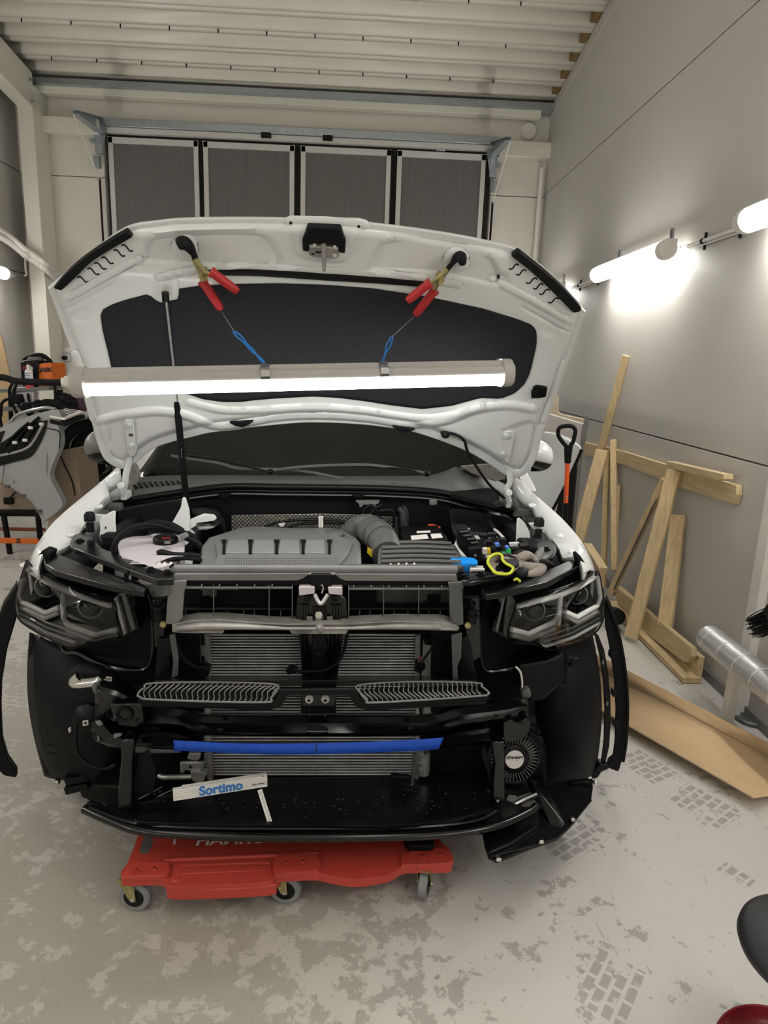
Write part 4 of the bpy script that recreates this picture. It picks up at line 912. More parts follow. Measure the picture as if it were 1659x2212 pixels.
plate('header_bracket', [(426, 1396), (452, 1396), (452, 1418), (426, 1418)], 1.975, .01, 'alu', RD, .002)
M().tube([A(926, 1384, 1.97), A(923, 1458, 1.97)], .019, 18).build('dryer_bottle', 'alu', RD)
M().tube([A(923, 1458, 1.97), A(921, 1540, 1.97)], .015, 18).build('dryer_bottle', 'alu', RD)
M().tube([A(916, 1622, 1.97), A(914, 1670, 1.97)], .021, 18).build('dryer_bottle', 'alu', RD)
M().tube([A(930, 1374, 1.965), A(930, 1388, 1.965)], .022, 18).build('dryer_cap', 'blk', RD)
for x, y in ((905, 1628), (905, 1645), (905, 1662)): plate('dryer_clip', [(x, y), (x+10, y-3), (x+10, y+5), (x, y+6)], 1.945, .01, 'alu', RD, .001)
bk = plate('pipe_bracket', [(388, 1650), (390, 1647), (440, 1647), (440, 1660), (430, 1668), (410, 1668), (408, 1664), (398, 1664), (398, 1672), (389, 1670)], 1.95, .012, 'alu', RD, .003)
plate('pipe_bracket_hole', disc(411, 1657, 3), 1.948, .003, 'rubber', bk, 0)
plate('pipe_flange', [(408, 1628), (432, 1628), (432, 1640), (422, 1644), (404, 1640)], 1.96, .02, 'alu', RD, .003)
plate('pipe_flange', [(412, 1668), (436, 1668), (446, 1672), (440, 1690), (424, 1692), (414, 1686)], 1.94, .025, 'alu', RD, .003)
M().tube([A(344, 1676, 1.95), A(352, 1679, 1.94), A(414, 1678, 1.94)], .008, 12).build('refrigerant_pipe', 'alu', RD)
M().tube([A(290, 1617, 1.95), A(330, 1622, 1.95), A(390, 1623, 1.95)], [.012, .007, .005], 12).build('refrigerant_pipe', 'gry2', RD)
# shrouds at either side, side flaps
for q, Y in (([(356, 1366), (432, 1368), (432, 1470), (336, 1470), (334, 1440), (352, 1420)], 1.95), ([(932, 1364), (995, 1362), (1000, 1400), (1025, 1440), (1030, 1470), (930, 1470)], 1.95),
             ([(336, 1620), (400, 1640), (430, 1700), (300, 1720), (300, 1640)], 2.02), ([(925, 1620), (1060, 1610), (1060, 1700), (920, 1690)], 2.02)):
    plate('radiator_shroud', q, Y, .012, 'blkm', CAR, .003)
for q in ([(335, 1475), (340, 1380), (374, 1380), (378, 1400), (366, 1420), (372, 1470)], [(990, 1470), (992, 1410), (985, 1390), (1010, 1372), (1018, 1395), (1030, 1470)]):
    plate('side_duct', q, 1.88, .03, 'blk', CAR, .004)
for q in ([(366, 1372), (378, 1370), (386, 1420), (384, 1460), (370, 1465), (374, 1430)], [(975, 1372), (998, 1366), (996, 1420), (988, 1440), (990, 1466), (978, 1466)]):
    plate('rubber_flap', q, lin(366, 1.87, 998, 1.87), .004, 'gry', CAR, .001)
for q in ([(300, 1632), (322, 1618), (328, 1640), (338, 1670), (330, 1712), (300, 1722), (290, 1690)], [(1046, 1610), (1058, 1640), (1060, 1668), (1062, 1700), (1052, 1668), (1040, 1630)]):
    plate('rubber_flap', q, 1.82, .004, 'blkm', CAR, .001)
# centre post
CP = plate('centre_post', [(645, 1368), (742, 1368), (738, 1400), (728, 1472), (652, 1472), (648, 1400)], 1.93, .03, 'blkg', CAR, .003)
for x in (651, 657, 663, 715, 723, 731): M().tube([A(x, 1372, 1.928), A(x-(x-690)*.12, 1468, 1.928)], .0045, 8).build('post_flute', 'blkg', CP)
plate('post_face', [(673, 1398), (680, 1388), (702, 1388), (710, 1398), (702, 1412), (702, 1468), (673, 1468), (674, 1412)], 1.90, .03, 'blk', CP, .004)
M().lathe([(.010, 0), (.010, .006)], A(688, 1413, 1.9), (0, -1, 0), 12).build('post_bolt', 'blkg', CP)
M().lathe([(.02, -.03), (.024, 0), (.020, .01)], A(690, 1378, 1.88), (0, -1, 0), 16).build('post_grommet', 'rubber', CP)
# wiring with loose plugs
w1 = cable('temperature_sensor_lead', [(377, 1368), (384, 1395), (400, 1425), (418, 1438), (432, 1444)], 1.88, .005, 'blkm', CAR)
plate('connector', [(425, 1444), (438, 1438), (452, 1446), (450, 1462), (438, 1466), (428, 1458)], 1.87, .035, 'blk', w1, .003)
for x in (442, 447): plate('connector_pin', [(x, 1450), (x+3, 1450), (x+3, 1460), (x, 1460)], 1.868, .004, 'rubber', w1, 0)
w2 = cable('temperature_sensor_lead', [(750, 1366), (744, 1400), (730, 1430), (706, 1446), (680, 1450), (650, 1450), (634, 1446)], 1.87, .005, 'blkm', CAR)
plate('connector', [(616, 1450), (624, 1442), (642, 1444), (640, 1454), (622, 1458)], 1.87, .02, 'blkm', w2, .003)
w3 = cable('temperature_sensor_lead', [(940, 1384), (932, 1400), (920, 1418), (911, 1428)], 1.9, .004, 'blkm', CAR)
plate('connector', [(898, 1432), (916, 1428), (920, 1444), (908, 1456), (895, 1450)], 1.89, .03, 'blk', w3, .003)
for i in range(4): M().tube([A(905+i*3, 1418, 1.895), A(903+i*3.4, 1430, 1.895)], .0012, 5).build('plug_wire', ('chrome', 'red', 'chrome', 'chrome')[i], w3)
# ledge below the radiator openings
LG = M().prism([A(334, 1470, 1.80), A(1031, 1470, 1.80), A(1030, 1460, 1.92), A(336, 1460, 1.92)], (0, 0, -.018)).build('radiator_ledge', 'dirty', CAR, .003)
# grille shelf with slats
def shelf(rim, inner_top, n, z=.70):
    Rm = [atZ(x, y, z) for x, y in smooth2(rim, 4)]
    s = M().tube(Rm+[Rm[0]], .0028, 8).build('grille_shelf_rim', 'gry2', SHELF)
    pm = smooth2(rim, 4)
    sl_ = M(); x0, x1 = min(p[0] for p in pm)+10, max(p[0] for p in pm)-8
    for k in range(n):
        xb = x0+(x1-x0)*k/(n-1)
        for side in (0,):
            lean = (SGN)*(22+k*.5)
            # walk from the front rim back along an S-curve, keep what lies inside
            pts = []
            for t in [i/10 for i in range(11)]:
                X_, Y_ = xb+lean*(t-.15)+5*math.sin(t*9), 1519-47*t
                if inside(X_, Y_, pm): pts.append(atZ(X_, Y_, z))
            if len(pts) > 2: sl_.tube(pts, .0013, 6, flat=2.4)
    sl_.build('grille_slats', 'alubar', SHELF)
    dk = M().prism([p-Vector((0, 0, .014)) for p in [atZ(x, y, z) for x, y in rim]], (0, 0, -.004)).build('shelf_underside', 'fins', SHELF)
SHELF = M().prism([A(x, y, 1.71) for x, y in ((298, 1508), (575, 1520), (592, 1512), (606, 1490), (766, 1488), (782, 1512), (798, 1520), (1056, 1504), (1050, 1522), (800, 1536), (770, 1530), (752, 1502), (622, 1502), (606, 1528), (580, 1536), (302, 1526)) ], (0, .012, 0)).build('grille_shelf', 'blk', CAR, .003)
SGN = 1; shelf([(297, 1503), (301, 1494), (312, 1486), (328, 1476), (470, 1474), (590, 1478), (598, 1490), (585, 1508), (574, 1517), (430, 1515), (310, 1510)], None, 26)
SGN = -1; shelf([(1057, 1497), (1050, 1490), (1040, 1483), (1027, 1475), (880, 1473), (776, 1480), (778, 1496), (793, 1514), (802, 1518), (930, 1511), (1052, 1502)], None, 26)
pl_ = plate('shelf_bracket', [(650, 1490), (726, 1490), (726, 1526), (650, 1526)], 1.77, .03, 'blkg', CAR, .003)
for x in (668, 703): M().lathe([(.012, 0), (.012, .002), (.009, .002), (.009, .010), (.005, .010), (.005, .002)], A(x, 1510, 1.77), (0, -1, 0), 18, cap=False).build('bracket_nut', 'alu', pl_)
plate('bracket_slot', [(650, 1526), (726, 1526), (726, 1540), (650, 1540)], 1.785, .01, 'rubber', pl_, .001)
for x in (668, 702): M().tube([A(x, 1529, 1.78), A(x, 1539, 1.78)], .002, 6).build('bracket_pin', 'chrome', pl_)
# bumper beam: bowed hat-section
def beam(name, top, mid, botm, Y0, d, m, dep=.07):
    n = 60; T, Mi, B = resample(smooth2(top, 5), n), resample(smooth2(mid, 5), n), resample(smooth2(botm, 5), n); yb = bow(Y0, d)
    rows = [[A(*p, yb(*p)+dep) for p in T], [A(p[0], p[1]+2, yb(*p)+.012) for p in T], [A(p[0]*.7+q[0]*.3, p[1]*.7+q[1]*.3, yb(*p)) for p, q in zip(T, Mi)], [A(*p, yb(*p)+.022) for p in Mi], [A(p[0]*.3+q[0]*.7, p[1]*.3+q[1]*.7, yb(*p)) for p, q in zip(Mi, B)], [A(p[0], p[1]-2, yb(*p)+.01) for p in B], [A(*p, yb(*p)+dep) for p in B]]
    return M().grid(rows).build(name, m, CAR, smooth=50, solid=.004)
BB = beam('bumper_beam', [(205, 1478), (250, 1490), (300, 1512), (400, 1526), (440, 1540), (560, 1542), (820, 1542), (930, 1540), (980, 1524), (1060, 1512), (1140, 1504)],
     [(205, 1520), (280, 1540), (390, 1548), (430, 1560), (560, 1562), (820, 1562), (940, 1560), (1000, 1545), (1080, 1535), (1142, 1524)],
     [(205, 1566), (290, 1570), (390, 1572), (430, 1588), (560, 1592), (820, 1592), (940, 1588), (1000, 1570), (1080, 1560), (1142, 1550)], 1.745, .10, 'blkg')
for x, y, rx, ry in ((685, 1577, 24, 8), (475, 1577, 7, 4), (886, 1573, 5, 4), (1072, 1547, 4, 4)):
    plate('beam_hole', disc(x, y, rx, ry, 20), lambda a, b: bow(1.745, .10)(a, b)-.006, .004, 'rubber', BB, 0)
plate('beam_hole_edge', [(663, 1579), (707, 1579), (707, 1581), (663, 1581)], 1.738, .002, 'gry2', BB, 0)
for q in ([(1128, 1498), (1140, 1488), (1147, 1492), (1148, 1506), (1136, 1512), (1128, 1512)], [(196, 1482), (206, 1480), (214, 1500), (202, 1500)]): plate('beam_end_tab', q, 1.86, .03, 'gry', BB, .005)
# crash box and tow eye on the left
TW = plate('crash_box', [(236, 1522), (306, 1520), (311, 1560), (296, 1572), (252, 1566), (245, 1545)], 1.80, .05, 'blkg', CAR, .006)
M().lathe([(.016, -.02), (.016, .004), (.024, .008), (.026, 0), (.026, -.01)], A(270, 1543, 1.80), (0, -1, 0), 24, cap=False).lathe([(.015, -.015), (.003, -.012)], A(270, 1543, 1.80), (0, -1, 0), 20).build('tow_eye_socket', 'rubber', TW)
plate('bolt_hole', disc(296, 1557, 3.5), 1.797, .004, 'rubber', TW, 0)
# lower cross member
LC = beam('lower_cross_member', [(196, 1572), (240, 1562), (300, 1578), (360, 1576), (410, 1590), (450, 1600), (560, 1602), (820, 1602), (930, 1598), (970, 1580), (1040, 1572), (1090, 1562), (1142, 1554)],
     [(198, 1584), (250, 1590), (320, 1592), (420, 1604), (560, 1612), (820, 1612), (940, 1604), (990, 1592), (1070, 1580), (1144, 1568)],
     [(205, 1602), (250, 1618), (310, 1612), (420, 1620), (560, 1624), (820, 1624), (950, 1618), (1010, 1608), (1080, 1600), (1140, 1586)], 1.76, .09, 'blkg', .05)
for q in ([(198, 1563), (212, 1556), (226, 1570), (244, 1590), (262, 1596), (256, 1612), (236, 1604), (214, 1592), (200, 1578)], [(1088, 1562), (1104, 1556), (1118, 1562), (1136, 1552), (1144, 1558), (1142, 1580), (1122, 1598), (1092, 1600)]):
    plate('cross_member_end', smooth2(q+[q[0]], 4), 1.80, .05, 'blkg', LC, .006)
plate('cross_member_edge', [(205, 1562), (214, 1558), (222, 1566), (214, 1570)], 1.79, .01, 'gry2', LC, .003)
plate('cross_member_edge', [(244, 1588), (262, 1586), (262, 1590), (246, 1596)], 1.79, .01, 'gry2', LC, .002)
for q in ([(259, 1598), (290, 1598), (286, 1640), (286, 1700), (288, 1752), (252, 1752), (256, 1690), (261, 1640)], [(1062, 1604), (1090, 1602), (1090, 1650), (1092, 1738), (1062, 1744), (1064, 1690), (1068, 1650)]):
    up_ = plate('upright_strut', q, 1.79, .03, 'blkg', LC, .006)
M().lathe([(.004, 0), (.004, .004)], A(1075, 1729, 1.785), (0, -1, 0), 10).build('strut_rivet', 'alu', up_)
# undertray and front lip
UT = M().prism([atZ(x, y, .25) for x, y in smooth2([(300, 1694), (500, 1700), (800, 1696), (1000, 1690), (1066, 1716), (1130, 1742), (1160, 1742), (1080, 1780), (1000, 1796), (850, 1804), (600, 1806), (400, 1800), (300, 1790), (240, 1770), (190, 1744), (250, 1738), (285, 1722), (300, 1694)], 4)], (0, 0, -.012)).build('undertray', 'dirty', CAR, .002)
lp = smooth2([(182, 1748), (240, 1774), (300, 1794), (400, 1803), (600, 1809), (850, 1807), (1000, 1798), (1080, 1782), (1140, 1756), (1158, 1742)], 8)
M().tube([atZ(x, y, .25) for x, y in lp], .013, 10).build('undertray_lip', 'blkg', UT)
lp2 = smooth2([(196, 1742), (250, 1764), (310, 1778), (420, 1786), (600, 1788), (850, 1786), (980, 1778), (1040, 1766), (1070, 1750)], 8)
M().tube([atZ(x, y, .262) for x, y in lp2], .009, 8, flat=.7).build('undertray_bead', 'blkg', UT)
M().prism([atZ(x, y, .275) for x, y in smooth2([(300, 1760), (420, 1752), (620, 1772), (900, 1768), (1040, 1745), (1050, 1752), (900, 1780), (620, 1782), (320, 1776), (300, 1760)], 4)], (0, 0, -.03)).build('undertray_ramp', 'dirty', UT, .008)
M().box((-.13, 2.35, .235), (1.4, .84, .012)).build('undertray_rear', 'dirty', CAR)
dd = M(); random.seed(3)
for _ in range(170):
    x = random.uniform(330, 1040); y = random.uniform(1700, 1800)
    if inside(x, y, [(300, 1700), (1000, 1694), (1060, 1740), (1000, 1790), (400, 1796), (230, 1760)]):
        c = atZ(x, y, .2635 if 1748 > y else .2515); r = random.uniform(.001, .006)*(1 if y < 1750 else .7)
        dd.prism([c+Vector((r*math.cos(a*1.05)*random.uniform(.6, 1.2), r*math.sin(a*1.05)*random.uniform(.4, 1.2), 0)) for a in range(6)], (0, 0, -.0008))
dd.build('dried_dirt', 'dirt', UT, kind='stuff')
for k, (a, b) in enumerate((((300, 1726), (350, 1700)), ((302, 1740), (372, 1706)))): M().tube([A(*a, 1.86), A(*b, 1.9)], .0015, 6).build('tray_wire', 'alu', UT)
M().prism([A(843, 1676, 1.9), A(886, 1678, 1.9), A(884, 1702, 1.9), A(846, 1704, 1.9)], (0, .02, 0)).build('foam_block', 'blkm', CAR, .006)
cable('drain_hose', [(895, 1628), (893, 1660), (890, 1692), (886, 1698)], 1.93, .006, 'gry', CAR)
# right corner under-panel with clips
CPN = M().prism([atZ(x, y, .19) for x, y in [(1042, 1800), (1100, 1775), (1161, 1753), (1175, 1696), (1230, 1684), (1280, 1682), (1281, 1700), (1277, 1729), (1254, 1757), (1232, 1786), (1202, 1813), (1147, 1831), (1100, 1850), (1072, 1861), (1058, 1852), (1048, 1830)]], (0, 0, -.008)).build('corner_under_panel', 'dirty', CAR, .002)
M().prism([atZ(x, y, .20) for x, y in ((1048, 1812), (1100, 1780), (1160, 1752), (1166, 1760), (1162, 1786), (1108, 1822), (1056, 1842))], (0, 0, -.03)).build('panel_step', 'blk', CPN, .006)
M().tube([atZ(x, y, .192) for x, y in ((1060, 1851), (1147, 1829), (1202, 1811), (1232, 1784), (1254, 1756), (1276, 1729))], .004, 6).build('panel_edge', 'blk', CPN)
for x, y in ((1076, 1854), (1168, 1816), (1236, 1768), (1286, 1690), (1107, 1726)):
    cl = M().box(atZ(x, y, .20), (.016, .016, .008)).box(atZ(x, y, .205)+Vector((0, -.004, 0)), (.010, .006, .012)); cl.build('spring_clip', 'chrome', CPN, .001)
plate('panel_tab', [(1234, 1692), (1276, 1688), (1276, 1696), (1238, 1702)], 2.0, .02, 'blk', CPN, .002)
DR = M(); a0, a1, b0, b1 = A(1142, 1682, 1.96), A(1176, 1686, 1.98), A(1198, 1801, 1.78), A(1222, 1781, 1.80)
DR.prism([a0, a1, b1, b0], (0, .02, -.03)); DR.build('air_duct_ramp', 'blkg', CAR, .003)
M().tube([atZ(x, y, .24) for x, y in ((1070, 1752), (1104, 1744), (1135, 1728), (1158, 1718))], .010, 8).build('lip_return', 'blkg', UT)
M().prism([atZ(x, y, .235) for x, y in ((1090, 1738), (1098, 1716), (1116, 1718), (1118, 1730), (1104, 1744))], (0, 0, -.005)).build('lip_bracket', 'gry2', UT, .001)
# ------------------------------------------------------------------ siren on the right
SI = A(1110, 1638, 1.92)
sn = M().lathe([(.085, -.06), (.088, 0), (.080, .006), (.074, .0), (.070, -.012), (.040, -.014)], SI, (.05, -1, .15), 40).build('siren', 'blk', CAR)
fv = M()
ax = Vector((.05, -1, .15)).normalized(); u = Vector((1, .05, 0)).normalized(); v = ax.cross(u)
for k in range(40):
    a = 2*math.pi*k/40; d_ = u*math.cos(a)+v*math.sin(a); fv.bar(SI+d_*.050+ax*.0, SI+d_*.078+ax*.0, .0140, .0016, side=ax)
fv.build('siren_vanes', 'gry2', sn)
M().lathe([(.046, -.02), (.046, .004), (.036, .008), (.001, .009)], SI, ax, 32).build('siren_hub', 'blk', sn)
lb = M().lathe([(.0305, .0085), (.0305, .010), (.001, .0102)], SI, ax, 36).build('siren_label', 'whiteink', sn)
lettering('STANDBY', .0125, SI+ax*.0104+v*-.006*(1 if v.z < 0 else -1), u, (0, 0, 1), 'ink', lb, bold=.0006, shear=.25)
for k, (t_, s_) in enumerate((('Compact Siren', .005), ('100 W 12V', .005), ('Standby AB', .0035))):
    lettering(t_, s_, SI+ax*.0104+Vector((0, 0, -.004-.006*k-(.008 if k == 2 else 0))), u, (0, 0, 1), 'ink', lb)
plate('siren_bracket', smooth2([(1090, 1600), (1110, 1580), (1150, 1582), (1170, 1612), (1174, 1660), (1168, 1690), (1090, 1696), (1080, 1650), (1090, 1600)], 4), 1.99, .03, 'blk', sn, .006)
plate('siren_bracket_arm', [(1150, 1622), (1172, 1622), (1172, 1630), (1150, 1632)], 1.95, .03, 'blk', sn, .003)
# ------------------------------------------------------------------ headlights
def headlight(lens, box, frame, upper, inner, outer, divider, chrome, proj, Yf, drl, sgn):
    hl = M().prism(px2(lens, lambda x, y: Yf(x, y)+.075), (0, .10, 0)).build('headlight', 'blk', CAR, .006)
    n = len(lens)
    # clear cover: rim, then a dome of two inset rings
    cx, cy = sum(p[0] for p in lens)/n, sum(p[1] for p in lens)/n
    S = smooth2(lens+[lens[0]], 4)[:-1]
    ring = lambda k, dy: [A(cx+(x-cx)*k, cy+(y-cy)*k, Yf(x, y)+dy) for x, y in S]
    M().grid([ring(1, .075), ring(1, .012), ring(.96, .002), ring(.7, -.004), ring(.35, -.006), ring(.02, -.006)], True).build('lens_cover', 'clear', hl, smooth=80)
    P = ring(1.0, .02); M().tube(P+[P[0]], .0035, 6).build('lens_rim', 'blk', hl)
    def strip(pts, wd, m, dy, name, flat=.5):
        Q = [A(x, y, Yf(x, y)+dy) for x, y in pts]; return M().tube(Q, wd, 10, flat=flat).build(name, m, hl)
    strip(upper, .010, drl, .03, 'light_guide', .9); strip(inner, .0085, drl, .028, 'light_guide', 1.0); strip(outer, .0085, drl, .028, 'light_guide', 1.0); strip(divider, .006, drl, .028, 'light_guide', 1.0)
    strip([(x, y+12) for x, y in inner[:3]], .009, 'drld' if drl == 'drl' else 'gry2', .032, 'guide_skirt', 1.0); strip([(x, y+11) for x, y in outer[:3]], .008, 'drld' if drl == 'drl' else 'gry2', .032, 'guide_skirt', 1.0)
    for k in range(3): strip([(x, y-(k)*11) for x, y in chrome], .0055 if k == 0 else .003, drl if k == 0 else 'gry2', .03, 'chrome_strip' if k == 0 else 'bezel_rib', 1)  # chrome strip takes the guide colour so its bright reflection is painted in
    for (x, y, r) in proj:
        c = A(x, y, Yf(x, y)+.06)
        M().lathe([(r*1.25, -.02), (r*1.25, .0), (r*1.08, .006), (r*1.0, 0)], c, (-.1*sgn, -1, .1), 26, cap=False).build('projector_ring', 'gry2', hl)
        M().lathe([(r, -.01), (r*.97, .006), (r*.8, .016), (r*.45, .024), (.001, .026)], c, (-.1*sgn, -1, .1), 26).build('projector_lens', 'glass', hl)
    for q, m_, dy in box: M().prism(px2(q, lambda x, y: Yf(x, y)+dy), (0, .06, 0)).build('headlight_side', m_, hl, .003)
    # large carrier frame behind
    fo = smooth2(frame+[frame[0]], 4)[:-1]
    fr = M().prism(px2(fo, lambda x, y: Yf(x, y)+.13), (0, .02, 0)).build('headlight_carrier', 'blkm', CAR, .004)
    P = [A(x, y, Yf(x, y)+.11) for x, y in fo]; M().tube(P+[P[0]], .0075, 8).build('carrier_rim', 'blkg', fr)
    return hl
headlight([(1115, 1303), (1162, 1286), (1225, 1266), (1265, 1247), (1290, 1232), (1299, 1266), (1305, 1306), (1302, 1340), (1283, 1369), (1238, 1391), (1188, 1404), (1156, 1391), (1098, 1380)],
    [([(1062, 1362), (1092, 1282), (1096, 1284), (1117, 1304), (1098, 1382), (1094, 1380)], 'blkg', .06), ([(1097, 1288), (1104, 1285), (1116, 1303), (1099, 1378), (1088, 1372)], 'gry', .045), ([(1088, 1290), (1093, 1288), (1076, 1366), (1070, 1362)], 'gry2', .055)],
    [(1045, 1290), (1060, 1274), (1090, 1268), (1200, 1255), (1215, 1300), (1210, 1420), (1120, 1440), (1060, 1450), (1040, 1435), (1034, 1380), (1036, 1310)],
    [(1117, 1309), (1165, 1297), (1212, 1285), (1250, 1268), (1282, 1247)], [(1104, 1359), (1141, 1369), (1196, 1345), (1207, 1330), (1210, 1290)], [(1216, 1319), (1246, 1333), (1290, 1308), (1296, 1290), (1290, 1246)], [(1212, 1288), (1209, 1330), (1206, 1350)],
    [(1174, 1398), (1238, 1377), (1296, 1345)], [(1153, 1318, .030), (1247, 1284, .029)], lambda x, y: 1.88+.24*((x-1095)/210)**1.3 if x > 1095 else 1.88, 'drl', 1)
headlight([(58, 1211), (80, 1232), (127, 1256), (192, 1284), (243, 1297), (254, 1335), (263, 1376), (240, 1382), (177, 1394), (152, 1400), (108, 1380), (63, 1355), (40, 1335), (34, 1302), (42, 1261)],
    [([(241, 1296), (272, 1277), (282, 1290), (301, 1358), (262, 1379)], 'blkg', .06), ([(243, 1296), (252, 1290), (272, 1370), (261, 1378)], 'alu', .045), ([(262, 1286), (270, 1282), (292, 1360), (284, 1364)], 'gry', .05)],
    [(120, 1215), (160, 1230), (250, 1252), (300, 1266), (322, 1290), (330, 1340), (332, 1400), (322, 1438), (290, 1448), (220, 1435), (170, 1410), (130, 1390)],
    [(62, 1230), (100, 1256), (142, 1275), (190, 1293), (238, 1308)], [(250, 1361), (208, 1372), (146, 1350), (138, 1334), (136, 1288)], [(128, 1312), (99, 1324), (48, 1300), (43, 1285), (50, 1250)], [(137, 1280), (138, 1310), (139, 1338)],
    [(163, 1388), (100, 1366), (45, 1336)], [(196, 1311, .030), (101, 1266, .030)], lambda x, y: 1.86+.24*((265-x)/230)**1.3 if x < 265 else 1.86, 'drld', -1)
# wing-to-headlight gap parts
for q in ([(92, 1196), (125, 1196), (150, 1206), (215, 1232), (300, 1256), (322, 1270), (310, 1276), (230, 1262), (120, 1232), (96, 1218)], [(1040, 1272), (1110, 1258), (1190, 1228), (1240, 1206), (1256, 1204), (1250, 1222), (1180, 1258), (1090, 1278), (1050, 1284)]):
    M().prism([atZ(x, y, .955) for x, y in q], (0, 0, -.02)).build('headlight_top_cover', 'blkg', CAR, .003)
for q in ([(78, 1204), (92, 1188), (110, 1194), (104, 1216), (84, 1232)], [(1246, 1202), (1252, 1198), (1264, 1216), (1270, 1240), (1256, 1244)]):
    M().prism(px2(q, 2.10), (0, .05, 0)).build('wing_tip_seal', 'rubber', CAR, .003)
for x in (268, 284, 290, 1050, 1060): M().prism(px2([(x, 1236), (x+10, 1240), (x+8, 1256), (x-1, 1252)], 1.9), (0, .006, 0)).build('cover_tab', 'blk', CAR, .001)
for x, y in ((344, 1304), (1018, 1310)):
    M().lathe([(.018, -.04), (.018, 0), (.024, .002), (.024, .008), (.012, .012), (.012, .024), (.006, .03)], A(x, y+8, 1.88), (0, 0, 1), 16).lathe([(.022, -.02), (.022, -.012)], A(x, y+8, 1.88), (0, 0, 1), 16).build('rubber_mount', 'blk', CAR)
for x, y in ((353, 1348), (1010, 1350)): M().lathe([(.010, 0), (.009, .006), (.004, .006)], A(x, y, 1.86), (0, -1, 0), 14).build('side_bolt', 'zinc', CAR)
for q, Y in (([(328, 1296), (362, 1290), (358, 1350), (350, 1400), (334, 1400)], 1.93), ([(1002, 1290), (1036, 1290), (1038, 1420), (1022, 1430), (1006, 1370)], 1.93)): M().prism(px2(q, Y), (0, .02, 0)).build('carrier_side', 'blkg', CAR, .003)
# dark inner structure between carrier frame and wings
for q in ([(285, 1236), (378, 1250), (372, 1480), (190, 1480), (230, 1420), (300, 1400)], [(990, 1250), (1085, 1244), (1080, 1300), (1150, 1420), (1150, 1510), (1020, 1500), (1000, 1380)], [(205, 1440), (345, 1440), (345, 1745), (230, 1745), (200, 1600)], [(1020, 1460), (1180, 1440), (1180, 1700), (1050, 1745), (1050, 1600)]):
    M().prism(px2(q, 2.09), (0, .02, 0)).build('inner_structure', 'blkm', CAR, .002)
# silencer box, hose and plug on the right; elbow with barcode on the left
M().prism(px2([(1118, 1452), (1122, 1436), (1180, 1428), (1216, 1412), (1222, 1420), (1222, 1470), (1198, 1492), (1176, 1512), (1146, 1516), (1130, 1498)], 1.97), (0, .10, 0)).build('washer_reservoir', 'blk', CAR, .008)
M().tube(cr(px2([(1114, 1440), (1124, 1452), (1128, 1475), (1126, 1498)], 1.955), 5), .0035, 8).build('vent_pipe', 'white_plastic', CAR)
cn = cable('side_marker_lead', [(1222, 1404), (1224, 1420), (1222, 1470), (1210, 1480)], 1.98, .006, 'blk', CAR)
M().box(A(1239, 1428, 1.98), (.028, .03, .035)).box(A(1230, 1424, 1.98), (.02, .02, .022)).build('side_marker_plug', 'blk', cn, .004)
M().prism(px2([(1178, 1400), (1198, 1396), (1268, 1376), (1262, 1384), (1200, 1408), (1190, 1412)], 2.08), (0, .04, 0)).build('headlight_bracket', 'blk', CAR, .003)
P = cr(px2([(172, 1462), (160, 1472), (166, 1476), (190, 1474), (214, 1470), (222, 1462)], 1.9), 8)
eb = M().tube(P, .0155, 14).build('chrome_elbow_pipe', 'chrome', CAR)
M().tube(cr(px2([(216, 1460), (195, 1452), (178, 1452), (165, 1464)], 1.95), 6), .03, 14).build('rubber_elbow', 'blkm', eb)
plate('barcode_label', [(229, 1462), (241, 1464), (241, 1472), (229, 1471)], 1.9, .003, 'whiteink', CAR, 0)
for i in range(6): plate('barcode_line', [(230+i*1.8, 1464), (230.7+i*1.8, 1464), (230.7+i*1.8, 1470), (230+i*1.8, 1470)], 1.8985, .001, 'ink', CAR.children[-1], 0)
hn = M().lathe([(.045, -.05), (.045, 0), (.03, .01), (.001, .012)], A(186, 1552, 1.99), (0, -1, .2), 26).build('horn', 'blk', CAR)
plate('horn_label', [(178, 1558), (190, 1556), (191, 1566), (179, 1569)], 1.97, .003, 'whiteink', hn, 0)
plate('horn_label_mark', [(180, 1564), (185, 1558), (188, 1564)], 1.9685, .001, 'ink', hn, 0)
cable('horn_lead', [(166, 1560), (164, 1590), (168, 1625), (190, 1648), (225, 1660), (250, 1652)], 1.95, .005, 'blk', hn)
plate('connector', [(147, 1574), (150, 1573), (152, 1582), (149, 1584)], 1.96, .01, 'whiteink', hn, .001)
# ------------------------------------------------------------------ wheel arch liners, flares, tyres
def liner(cols, m='blkm'):
    # cols: list of (top px, bottom px, depth); bowed sheet
    rows = []
    n = 14
    for (x0, y0), (x1, y1), Y, bx in cols:
        rows.append([A(x0+(x1-x0)*t+bx*math.sin(math.pi*t), y0+(y1-y0)*t, Y-.10*math.sin(math.pi*t)+.05) for t in [k/n for k in range(n+1)]])
    return M().grid(rows).build('wheel_arch_liner', m, CAR, smooth=80, solid=.004)
LR = liner([((1110, 1430), (1165, 1696), 2.16, 10), ((1150, 1400), (1200, 1692), 2.09, 12), ((1200, 1385), (1240, 1688), 2.06, 14), ((1250, 1372), (1268, 1682), 2.10, 22), ((1270, 1362), (1282, 1672), 2.15, 18), ((1278, 1360), (1288, 1664), 2.20, 17)])
LL = liner([((66, 1366), (98, 1676), 2.22, -18), ((80, 1372), (112, 1680), 2.15, -14), ((110, 1385), (140, 1684), 2.10, -8), ((170, 1405), (190, 1686), 2.06, 0), ((240, 1420), (240, 1690), 2.08, 0), ((310, 1430), (300, 1690), 2.12, 0)])
